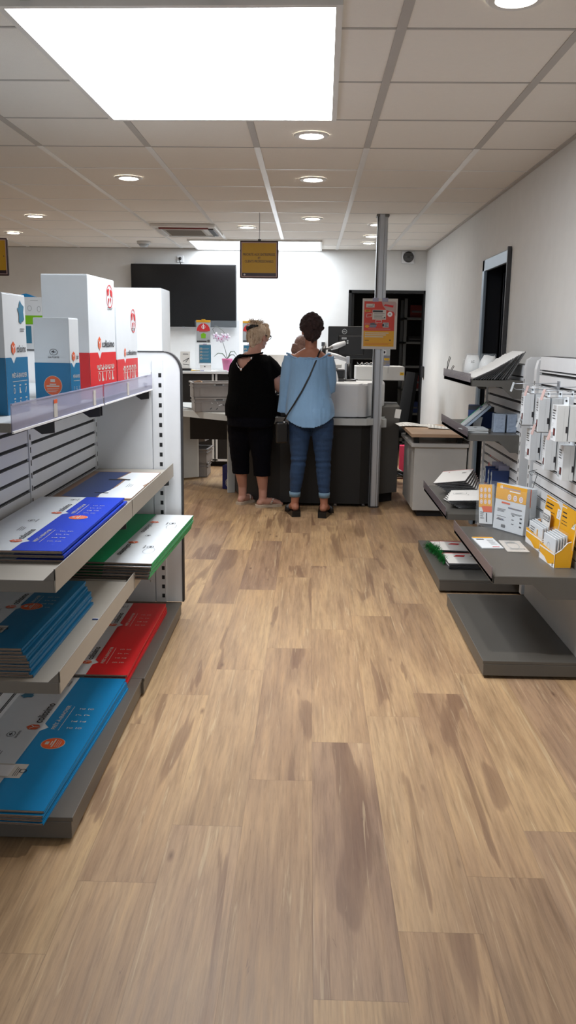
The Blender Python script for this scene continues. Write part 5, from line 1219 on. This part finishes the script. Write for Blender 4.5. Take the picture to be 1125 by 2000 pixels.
def head(m, c, yaw, pitch, mt, k=1.0):
    R = Matrix.Translation(V(c)) @ Matrix.Rotation(yaw, 4, 'Z') @ Matrix.Rotation(pitch, 4, 'X')   # local +y = face
    old = m.T; m.T = R @ Matrix.Scale(k, 4)
    m.ball((0, -.012, .022), (.073, .092, .093), mt, 20); m.ball((0, .012, -.035), (.057, .070, .075), mt, 16); m.ball((0, .055, -.072), (.030, .028, .028), mt, 12)
    m.tube([(0, .078, .018), (0, .098, -.012), (0, .104, -.022), (0, .088, -.032)], [.008, .012, .014, .010], mt, 8)
    m.ball((0, .082, -.052), (.022, .012, .010), mt, 8); m.ball((0, .074, .028), (.05, .014, .012), mt, 10)
    for s in (-1, 1): m.ball((.072*s, -.008, -.008), (.010, .020, .031), mt, 10); m.ball((.038*s, .062, -.015), (.024, .02, .02), mt, 8)
    m.T = old; return R
def face_parts(root, R, k=1.0):
    for s in (-1, 1):
        e = MB(); e.T = R @ Matrix.Scale(k, 4); e.ball((.030*s, .082, .010), (.012, .007, .008), 'ink_white', 10); e.ball((.030*s, .0875, .010), (.005, .003, .005), 'ink_dark', 8); e.build('eye', root)
        e = MB(); e.T = R @ Matrix.Scale(k, 4); e.tube([(.014*s, .092, .026), (.03*s, .091, .031), (.046*s, .078, .026)], .003, 'hair_brown', 6); e.build('eyebrow', root)
    e = MB(); e.T = R @ Matrix.Scale(k, 4); e.tube([(-.022, .088, -.052), (-.008, .096, -.049), (0, .097, -.051), (.008, .096, -.049), (.022, .088, -.052)], [.002, .005, .004, .005, .002], 'pink_label', 6); e.build('mouth', root)
def nz(s, sc, off=0): return lambda co: s * noise.noise(V((co.x*sc + off, co.y*sc, co.z*sc)))

# ---------------------------------------------------------------- woman in the blue blouse
B = thing('person', 'woman with short dark hair in a light blue off-shoulder blouse and jeans, seen from behind', 'person', (.02, 6.95, 0))
bx, by = .005, 6.95
m = MB()
m.rings([(bx + .01, by, .84, .165, .12), (bx + .008, by, .95, .155, .105), (bx + .002, by, 1.06, .145, .10), (bx - .002, by, 1.20, .145, .10), (bx - .005, by + .0, 1.28, .165, .095), (bx - .005, by + .005, 1.322, .148, .075), (bx - .003, by + .012, 1.36, .10, .06), (bx, by + .015, 1.385, .06, .055)], 'skin_tan')
m.tube([(bx, by + .015, 1.35), (bx + .002, by + .025, 1.42), (bx + .002, by + .03, 1.47)], [(.055, .052), (.050, .050), (.052, .052)], 'skin_tan', 14)
Rb = head(m, (bx + .004, by + .04, 1.525), radians(6), radians(-8), 'skin_tan', 1.0)
# arms reaching to the counter
for s, sh, el, wr in ((-1, (bx - .150, by + .0, 1.300), (bx - .180, by + .03, 1.07), (bx - .10, by + .27, 1.125)), (1, (bx + .142, by, 1.300), (bx + .160, by + .03, 1.08), (bx + .09, by + .27, 1.13))):
    m.tube([sh, ((sh[0]+el[0])/2, (sh[1]+el[1])/2, (sh[2]+el[2])/2), el], [.043, .040, .035], 'skin_tan', 12); m.ball(sh, .045, 'skin_tan')
    m.tube([el, ((el[0]+wr[0])/2, (el[1]+wr[1])/2, (el[2]+wr[2])/2 + .0), wr], [.039, .036, .026], 'skin_tan', 12); m.ball(el, .038, 'skin_tan')
    d = V(wr) - V(el); hand(m, wr, (d.x*.3, d.y, -.02), -s, 'skin_tan')
for s, hp, kn, an in ((-1, (-.062, 6.95, .84), (-.078, 6.935, .47), (-.108, 6.945, .10)), (1, (.098, 6.95, .84), (.122, 6.935, .47), (.139, 6.915, .10))):
    m.tube([hp, ((hp[0]+kn[0])/2, 6.945, .66), kn, ((kn[0]+an[0])/2 , 6.935, .33), an], [.082, .073, .05, .049, .031], 'skin_tan', 14)
    foot(m, an, radians(90 - s * 14), 'skin_tan', heel=.045, L=.225)
remesh(m, .0058, 2).build('body', B)
face_parts(B, Rb)
# jeans
m = MB()
m.rings([(.022, 6.95, .90, .165, .12), (.020, 6.95, .85, .176, .128), (.020, 6.95, .80, .184, .134), (.019, 6.95, .76, .182, .13)], 'denim', 24)
for s, hp, kn, an in ((-1, (-.070, 6.95, .80), (-.080, 6.935, .47), (-.107, 6.945, .185)), (1, (.108, 6.95, .80), (.124, 6.935, .47), (.139, 6.918, .185))):
    m.tube([hp, ((hp[0]*.55+kn[0]*.45), 6.947, .66), ((hp[0]*.25+kn[0]*.75), 6.94, .55), kn, ((kn[0]*.6+an[0]*.4), 6.93, .37), an], [(.100, .100), (.088, .088), (.072, .074), (.064, .064), (.061, .062), (.043, .043)], 'denim', 18)
def jf(co): return .004 * noise.noise(V((co.x*9, co.y*9, co.z*34))) + .003 * sin(co.z*120) * max(0, 1 - abs(co.z - .47) / .09)
remesh(m, .0068, 2, disp=jf).build('jeans', B)
for an in ((-.107, 6.945), (.139, 6.918)):
    m = MB(); m.rings([(an[0], an[1], .165, .041, .041), (an[0], an[1], .163, .045, .045), (an[0], an[1], .205, .048, .048), (an[0], an[1], .207, .042, .042)], 'denim_cuff'); m.build('jeans_cuff', B)
# blouse
m = MB()
m.rings([(.010, 6.95, .70, .212, .165), (.010, 6.95, .84, .208, .163), (.004, 6.95, .95, .192, .148), (-.004, 6.95, 1.06, .172, .132), (-.008, 6.95, 1.18, .162, .122), (-.010, 6.95, 1.26, .170, .112), (-.012, 6.95, 1.31, .178, .10), (-.012, 6.955, 1.335, .170, .09)], 'blouse_blue', 32)
m.tube([(-.155, 6.955, 1.315), (-.172, 6.955, 1.25), (-.180, 6.97, 1.12), (-.180, 6.99, 1.0), (-.184, 7.0, .86)], [(.054, .056), (.054, .06), (.050, .064), (.042, .072), (.028, .085)], 'blouse_blue', 18)
m.tube([(-.186, 6.99, 1.06), (-.16, 7.07, 1.08), (-.12, 7.16, 1.10)], [(.055, .065), (.055, .06), (.05, .05)], 'blouse_blue', 16)
m.tube([(.138, 6.955, 1.318), (.150, 6.955, 1.25), (.158, 6.975, 1.12), (.155, 7.0, 1.04)], [(.056, .058), (.058, .062), (.054, .064), (.054, .062)], 'blouse_blue', 18)
m.tube([(.156, 6.99, 1.06), (.14, 7.07, 1.09), (.11, 7.15, 1.11)], [(.055, .058), (.055, .06), (.05, .05)], 'blouse_blue', 16)
def bf(co):
    f = .0055 * noise.noise(V((co.x*17, co.y*7, co.z*3.6))) + .003 * noise.noise(V((co.x*38 + 5, co.y*14, co.z*8)))
    if co.z > 1.2: f += .0022 * sin(co.x*210) * (co.z - 1.2) * 7
    if co.x > .03 and co.z < 1.0: f += .008 * noise.noise(V((co.x*13 + co.z*9, 1.7, co.z*14)))
    return f
def bk(c):
    hem = .757 + .072 * min(1.4, (abs(c.x + .006) / .19) ** 2)
    if c.x > -.165 and c.z < hem: return False
    if c.x <= -.165 and c.z < .85 and not (c.x > -.2 and c.z > hem and c.y < 6.9): return False
    if c.z > 1.315 + .050 * min(1, max(0, abs(c.x + .015) - .125) / .03): return False
    if c.y > 7.17: return False
    return True
remesh(m, .0062, 1, keep=bk, disp=bf).build('blouse', B)
m = MB()
P = []
for k in range(49):
    a = 2*pi*k/48; x = -.012 + .176*cos(a); P.append((x, 6.952 + .100*sin(a), 1.310 + .034*min(1, max(0, abs(x + .015) - .110)/.05) + .003*sin(k*2.3)))
m.tube(P, [.006 + .002*(k % 2) for k in range(49)], 'blouse_blue', 8); m.build('ruffle', B)
# dark short curly hair
m = MB(); random.seed(21)
m.T = Rb
m.ball((0, -.022, .035), (.088, .100, .098), 'hair_dark', 20); m.ball((0, -.045, -.03), (.070, .065, .06), 'hair_dark', 16); m.tube([(0, -.075, -.03), (0, -.078, -.075), (0, -.07, -.10)], [(.062, .03), (.045, .022), (.012, .01)], 'hair_dark', 12)
for k in range(170):
    th = random.uniform(0, 2*pi); ph = random.uniform(-.25, pi/2)
    p = V((.086*cos(th)*cos(ph), -.022 + .098*sin(th)*cos(ph), .035 + .098*sin(ph)))
    if p.y > .055 and p.z < .06: continue
    m.ball(p, random.uniform(.010, .019), 'hair_dark', 8)
m.T = Matrix.Identity(4)
remesh(m, .0046, 1, disp=lambda co: .005 * noise.noise(co * 62)).build('hair', B)
for s, an in ((-1, (-.108, 6.945)), (1, (.139, 6.915))):
    a = radians(90 - s*14); d = V((cos(a), sin(a), 0)); q = V((-d.y, d.x, 0)); o = V((an[0], an[1], 0))
    m = MB(); P = []
    pr = [(-.068, .0), (.175, 0), (.19, .010), (.15, .014), (.06, .020), (.0, .045), (-.045, .052), (-.070, .050)]
    m.extr([o + d*x_ + q*(-.036) + V((0, 0, z_)) for x_, z_ in pr], q*.072, 'leather_black'); m.build('shoe_sole', B)
    m = MB(); m.tube([o + d*.075 + q*.040 + V((0,0,.018)), o + d*.08 + q*.036 + V((0,0,.055)), o + d*.085 + V((0,0,.075)), o + d*.08 - q*.036 + V((0,0,.055)), o + d*.075 - q*.040 + V((0,0,.018))], [(.006, .03)] * 5, 'leather_black', 8); m.build('shoe_strap', B)
# cross body bag
t = thing('shoulder_bag', 'small black bag on a thin strap slung across the back of the woman in blue', 'bag', (-.2, 6.93, .7))
m = MB(); m.tube([(.085, 7.02, 1.36), (.088, 6.955, 1.385), (.075, 6.90, 1.36), (.045, 6.845, 1.28), (.0, 6.822, 1.17), (-.06, 6.812, 1.05), (-.125, 6.815, .94), (-.175, 6.825, .86), (-.205, 6.85, .80)], [(.0065, .003)] * 9, 'leather_black', 8); m.build('strap', t)
m = MB(); m.T = xf(-.212, 6.86, radians(14)); m.box(-.055, .045, -.02, .06, .62, .795, 'leather_black', .016); m.build('pouch', t)
m = MB(); m.ball((-.20, 6.838, .795), .009, 'aluminium', 8); m.build('ring_clasp', t)

# ---------------------------------------------------------------- woman in black
K = thing('person', 'woman with pinned-up blonde hair in a black top and navy cropped trousers, seen from behind', 'person', (-.5, 7.3, 0))
kx, ky = -.485, 7.16
A = radians(-22)
def kk(z, rx, ry, dx=0, dy=0, rot=A): return (kx + dx, ky + dy, z, rx, ry, rot)
m = MB()
m.rings([kk(.80, .19, .15), kk(.92, .185, .15), kk(1.03, .17, .14), kk(1.15, .175, .13, -.005), kk(1.23, .165, .115, -.008), kk(1.285, .140, .09, -.008), kk(1.32, .11, .07, .0), kk(1.35, .062, .06, .012)], 'skin')
m.tube([(kx + .01, ky, 1.32), (kx + .025, ky + .015, 1.38), (kx + .035, ky + .02, 1.42)], [(.062, .058), (.056, .054), (.056, .056)], 'skin', 14)
hc = (kx + .052, ky + .03, 1.475); hy = radians(-38)
Rk = head(m, hc, hy, radians(-6), 'skin', .97)
arms = ((-1, (kx - .115, ky + .07, 1.255), (kx - .14, ky + .14, 1.03), (kx + .02, ky + .33, 1.02)), (1, (kx + .135, ky - .01, 1.245), (kx + .235, ky + .02, 1.055), (kx + .27, ky + .26, 1.11)))
for s, sh, el, wr in arms:
    m.tube([sh, ((sh[0]+el[0])/2, (sh[1]+el[1])/2, (sh[2]+el[2])/2), el], [.058, .056, .047], 'skin', 12); m.ball(sh, .058, 'skin')
    m.tube([el, ((el[0]+wr[0])/2, (el[1]+wr[1])/2, (el[2]+wr[2])/2), wr], [.046, .042, .028], 'skin', 12); m.ball(el, .046, 'skin')
    d = V(wr) - V(el); hand(m, wr, (d.x*.5, d.y, .0), -s, 'skin')
legs = ((-1, (-.585, 7.22, .80), (-.600, 7.30, .46), (-.585, 7.42, .09), 58), (1, (-.42, 7.16, .80), (-.405, 7.20, .46), (-.395, 7.29, .09), 24))
for s, hp, kn, an, fa in legs:
    m.tube([hp, ((hp[0]+kn[0])/2, (hp[1]+kn[1])/2, .64), kn, ((kn[0]*.55+an[0]*.45), (kn[1]*.55+an[1]*.45) - .012, .31), (an[0], an[1], .17), an], [.095, .085, .060, .056, .040, .036], 'skin', 14)
    foot(m, an, radians(fa), 'skin', heel=.012, L=.235)
remesh(m, .0058, 2).build('body', K)
face_parts(K, Rk, .97)
# trousers
m = MB(); m.rings([kk(.98, .195, .16), kk(.90, .215, .175, -.003), kk(.80, .215, .178, -.008), kk(.73, .20, .165, -.01)], 'trouser_navy', 24)
for s, hp, kn, an, fa in legs:
    m.tube([(hp[0], hp[1], .78), ((hp[0]+kn[0])/2, (hp[1]+kn[1])/2, .62), kn, ((kn[0]*.7+an[0]*.3), (kn[1]*.7+an[1]*.3), .36), ((kn[0]*.55+an[0]*.45), (kn[1]*.55+an[1]*.45) - .008, .285)], [(.115, .12), (.105, .105), (.082, .082), (.078, .078), (.074, .074)], 'trouser_navy', 18)
remesh(m, .0072, 2, disp=lambda co: .005 * noise.noise(V((co.x*11, co.y*11, co.z*22))), keep=lambda c: c.z > .292 + .0).build('trousers', K)
# black top with crossed open back
m = MB(); m.rings([kk(.80, .225, .185, -.012), kk(.90, .228, .188, -.012), kk(1.0, .208, .17, -.006), kk(1.12, .200, .155, -.004), kk(1.21, .188, .140, -.002), kk(1.275, .172, .115, -.002), kk(1.318, .138, .092, .0), kk(1.348, .088, .072, .010)], 'top_black', 32)
m.tube([(kx + .10, ky - .02, 1.275), (kx + .155, ky, 1.222), (kx + .205, ky + .01, 1.150)], [(.070, .068), (.078, .076), (.074, .078)], 'top_black', 18)
m.tube([(kx - .09, ky + .06, 1.270), (kx - .125, ky + .08, 1.21), (kx - .14, ky + .10, 1.13)], [(.066, .07), (.072, .078), (.074, .08)], 'top_black', 18)
def kkeep(c):
    if c.z < .815 and True: return False
    if c.y < ky + .02:
        # opening on the upper back : triangle between collar and crossed strap
        x, z = c.x - kx, c.z
        if -.120 < x < .015:
            q = (x + .120) / .135
            low = 1.265 - .055 * min(1, (x + .120) / .035) if x < -.085 else 1.205 + .105 * (x + .085) / .10
            if low < z < 1.302 + .010 * q: return False
    if c.z > 1.330: return False
    return True
remesh(m, .0062, 2, keep=kkeep, disp=lambda co: .005 * noise.noise(V((co.x*10, co.y*8, co.z*7)))).build('top', K)
m = MB(); m.tube([(kx - .115, ky - .085, 1.300), (kx - .06, ky - .098, 1.318), (kx + .0, ky - .090, 1.326), (kx + .06, ky - .065, 1.335), (kx + .09, ky - .02, 1.345)], .007, 'top_black', 8); m.build('collar_strap', K)
m = MB(); m.ball((kx - .083, ky - .135, 1.208), (.009, .004, .012), 'jewel', 8); m.ball((kx + .0, ky - .115, 1.300), (.008, .004, .011), 'jewel', 8); m.tube([(kx - .122, ky - .108, 1.262), (kx - .112, ky - .120, 1.235), (kx - .09, ky - .132, 1.212)], .0035, 'jewel', 6); m.build('bead_trim', K)
# blonde hair clipped up
m = MB(); m.T = Rk @ Matrix.Scale(.97, 4); m.ball((0, -.028, .035), (.082, .092, .088), 'hair_blonde', 20); m.ball((0, -.05, -.02), (.068, .06, .06), 'hair_blonde', 16); m.tube([(0, -.06, -.03), (0, -.062, -.07), (0, -.05, -.09)], [(.06, .04), (.05, .03), (.03, .02)], 'hair_blonde', 12)
m.ball((0, -.045, .085), (.055, .055, .05), 'hair_blonde', 14)
for s in (-1, 1): m.tube([(.06*s, .03, .08), (.078*s, .035, .04), (.080*s, .032, 0), (.076*s, .03, -.02)], [(.01, .024), (.012, .026), (.009, .02), (.004, .008)], 'hair_blonde', 8)
m.tube([(-.05, .04, .10), (0, .072, .095), (.05, .04, .10)], [.02, .028, .02], 'hair_blonde', 10)
m.T = Matrix.Identity(4)
remesh(m, .005, 1, disp=lambda co: .0055 * noise.noise(V((co.x*70, co.y*70, co.z*26)))); random.seed(9)
m.T = Rk
for k in range(120):
    th = random.uniform(0, 2*pi); r = random.uniform(.01, .052)
    o = V((r*cos(th), -.045 + r*sin(th), .105 + random.uniform(-.015, .012))); dr = V((cos(th)*random.uniform(.2, 1.1), sin(th)*random.uniform(.2, 1.1), random.uniform(.15, 1.0))).normalized(); l = random.uniform(.025, .062)
    m.tube([o, o + dr*l*.6, o + dr*l + V((0, 0, -.010))], [.0028, .002, .0006], 'hair_blonde', 4)
for k in range(60):
    th = random.uniform(-pi*.9, -.1*pi); o = V((.07*cos(th), -.03 + .075*sin(th), random.uniform(-.06, .06))); m.tube([o, o + V((cos(th)*.012, sin(th)*.012, .03)), o + V((cos(th)*.012, sin(th)*.01, .06))], [.003, .003, .001], 'hair_blonde', 4)
for f in m.bm.faces: f.material_index = 0
m.build('hair', K)
m = MB(); m.T = Rk; m.tube([(-.075, -.06, .045), (-.04, -.115, .062), (.02, -.122, .075), (.062, -.085, .082)], [(.004, .012), (.006, .016), (.006, .014), (.004, .008)], 'leather_black', 8); m.tube([(-.07, -.07, .03), (-.02, -.120, .045), (.04, -.115, .07)], [.004, .005, .004], 'leather_black', 8); m.build('hair_clip', K)
m = MB(); m.T = Rk
for s in (-1, 1):
    m.tube([(.031*s + .019*cos(2*pi*k/14), .102, .008 + .017*sin(2*pi*k/14)) for k in range(15)], .0025, 'eyeglass', 6); m.tube([(.052*s, .100, .014), (.074*s, .05, .012), (.075*s, -.01, .008)], [(.002, .007), (.002, .007), (.002, .004)], 'eyeglass', 6)
m.tube([(-.012, .103, .010), (.012, .103, .010)], .002, 'eyeglass', 6); m.build('glasses', K)
m = MB(); m.T = Rk
for s in (-1, 1): m.tube([(.077*s + .0*k, -.006 + .013*sin(2*pi*k/12), -.055 + .016*cos(2*pi*k/12)) for k in range(13)], .0018, 'jewel', 6)
m.build('earrings', K)
for s, hp, kn, an, fa in legs:
    a = radians(fa); d = V((cos(a), sin(a), 0)); q = V((-d.y, d.x, 0)); o = V((an[0], an[1], 0))
    m = MB(); m.T = Matrix.Translation((an[0], an[1], 0)) @ Matrix.Rotation(a, 4, 'Z')
    P = [(-.070, 0), (-.062, -.030), (-.03, -.038), (.05, -.034), (.12, -.046), (.165, -.040), (.188, -.012), (.188, .012), (.165, .040), (.12, .046), (.05, .034), (-.03, .038), (-.062, .030)]
    m.prism(P, 0, .026, 'sandal_beige', bev=.004); m.build('sandal_sole', K)
    m = MB(); m.T = Matrix.Translation((an[0], an[1], 0)) @ Matrix.Rotation(a, 4, 'Z')
    m.tube([(.13, 0, .03), (.115, 0, .058), (.09, .02, .064), (.06, .044, .030)], [(.004, .012)] * 4, 'sandal_beige', 8); m.tube([(.115, 0, .058), (.09, -.02, .064), (.06, -.044, .030)], [(.004, .012)] * 3, 'sandal_beige', 8); m.build('sandal_strap', K)
    m = MB(); m.T = Matrix.Translation((an[0], an[1], 0)) @ Matrix.Rotation(a, 4, 'Z')
    for (x_, y_, z_) in ((.115, 0, .064), (.09, -.022, .069), (.075, -.036, .052), (.09, .022, .069)): m.ball((x_, y_, z_), (.011, .009, .006), 'jewel', 8)
    m.build('sandal_jewel', K)
t = thing('handbag', 'black handbag hanging from the arm of the woman in black', 'bag', (kx + .2, ky + .02, .9))
m = MB(); m.T = xf(kx + .19, ky + .02, radians(-35)); m.extr([(-.09, -.03, .82), (.09, -.03, .82), (.075, -.03, .995), (-.075, -.03, .995)], (0, .085, 0), 'leather_black'); m.build('pouch', t)
m = MB(); m.tube([(kx + .17, ky + .0, .985), (kx + .235, ky + .0, 1.02), (kx + .268, ky + .03, 1.065), (kx + .262, ky + .08, 1.085), (kx + .22, ky + .09, 1.03), (kx + .18, ky + .07, .985)], [(.003, .009)] * 6, 'leather_black', 8); m.build('strap', t)

# ---------------------------------------------------------------- clerk behind the counter
Q = thing('person', 'counter clerk with brown hair, mostly hidden behind the woman in blue', 'person', (-.055, 8.64, 0))
qx, qy = -.055, 8.64
m = MB()
m.rings([(qx, qy, .62, .17, .13), (qx, qy, .75, .16, .12), (qx, qy, .92, .16, .11), (qx, qy, 1.08, .18, .10), (qx, qy, 1.16, .15, .08), (qx, qy, 1.20, .07, .06)], 'skin')
m.tube([(qx, qy, 1.17), (qx, qy - .01, 1.27), (qx, qy - .01, 1.30)], [.05, .048, .05], 'skin', 12)
Rq = head(m, (qx, qy - .02, 1.385), radians(-70), radians(-12), 'skin', .92)
for s in (-1, 1):
    sh = (qx + .155*s, qy, 1.12); el = (qx + .20*s, qy - .08, .90); wr = (qx + .13*s, qy - .20, 1.12)
    m.tube([sh, el], [.046, .038], 'skin', 12); m.ball(sh, .048, 'skin'); m.ball(el, .037, 'skin'); m.tube([el, wr], [.037, .026], 'skin', 12); hand(m, wr, (-.1*s, -.6, .1), s, 'skin')
    m.tube([(qx + .08*s, qy - .02, .64), (qx + .10*s, qy - .34, .60)], [.085, .065], 'skin', 12); m.tube([(qx + .10*s, qy - .34, .60), (qx + .10*s, qy - .30, .30), (qx + .10*s, qy - .24, .09)], [.06, .05, .034], 'skin', 12); foot(m, (qx + .10*s, qy - .24, .09), radians(-90), 'skin', .02)
remesh(m, .0075, 2).build('body', Q); face_parts(Q, Rq, .95)
m = MB(); m.rings([(qx, qy, .60, .185, .145), (qx, qy, .75, .178, .135), (qx, qy, .92, .175, .125), (qx, qy, 1.08, .19, .112), (qx, qy, 1.165, .155, .09), (qx, qy, 1.205, .08, .07)], 'paper_grey')
for s in (-1, 1): m.tube([(qx + .15*s, qy, 1.125), (qx + .185*s, qy - .05, 1.0)], [.058, .055], 'paper_grey', 12)
remesh(m, .009, 2).build('shirt', Q)
m = MB(); m.rings([(qx, qy, .66, .19, .15), (qx, qy - .02, .56, .19, .15)], 'trouser_navy')
for s in (-1, 1): m.tube([(qx + .08*s, qy - .02, .64), (qx + .10*s, qy - .36, .60), (qx + .10*s, qy - .31, .30), (qx + .10*s, qy - .24, .10)], [.10, .078, .065, .055], 'trouser_navy', 12)
remesh(m, .011, 2).build('trousers', Q)
m = MB(); m.T = Rq; m.ball((0, -.02, .03), (.084, .094, .090), 'hair_brown', 18); m.ball((0, -.03, -.03), (.086, .080, .085), 'hair_brown', 16); m.tube([(0, -.05, .0), (0, -.055, -.06), (0, -.05, -.10)], [(.084, .06), (.08, .055), (.06, .04)], 'hair_brown', 14)
m.T = Matrix.Identity(4); remesh(m, .006, 1, disp=lambda co: .004 * noise.noise(V((co.x*60, co.y*60, co.z*18)))).build('hair', Q)
t = thing('desk_stool', 'dark padded stool under the clerk behind the counter', 'stool', (qx, qy, 0))
m = MB(); m.rings([(qx, qy + .0, .49, .19, .19), (qx, qy, .545, .18, .18)], 'fabric_black'); m.build('seat', t)
m = MB(); m.cyl((qx, qy, .03), (qx, qy, .49), .03, 'black_plastic'); m.build('column', t)
m = MB(); m.rings([(qx, qy, 0, .2, .2), (qx, qy, .03, .19, .19), (qx, qy, .04, .04, .04)], 'black_plastic'); m.build('base', t)

# ================================================================== WORLD, CAMERA
w = bpy.data.worlds.new('World'); SC.world = w; w.use_nodes = True
w.node_tree.nodes['Background'].inputs[0].default_value = (.84, .93, 1, 1); w.node_tree.nodes['Background'].inputs[1].default_value = .40
cam = bpy.data.cameras.new('Camera'); co = bpy.data.objects.new('Camera', cam); COL.objects.link(co); SC.camera = co
def nrm(v): return V(v).normalized()
CX, CY, FP = 562.5, 1000.0, 1640.0
d = nrm((606 - CX, -(665 - CY), FP)); dn = nrm((460 - CX, -(9100 - CY), FP)); up = -dn; up = (up - d * up.dot(d)).normalized(); xr = up.cross(d).normalized()
if xr.x < 0: xr = -xr
M = Matrix((( xr.x, xr.y, -xr.z), (d.x, d.y, -d.z), (up.x, up.y, -up.z)))
co.matrix_world = Matrix.Translation((0, 0, 1.45)) @ M.to_4x4()
cam.sensor_width = 36; cam.lens = FP * 36 / 2000; cam.clip_start = .05; cam.clip_end = 100
SC.view_settings.view_transform = 'Standard'; SC.view_settings.look = 'None'; SC.view_settings.gamma = 1; SC.view_settings.use_curve_mapping = False
SC.view_settings.exposure = .64
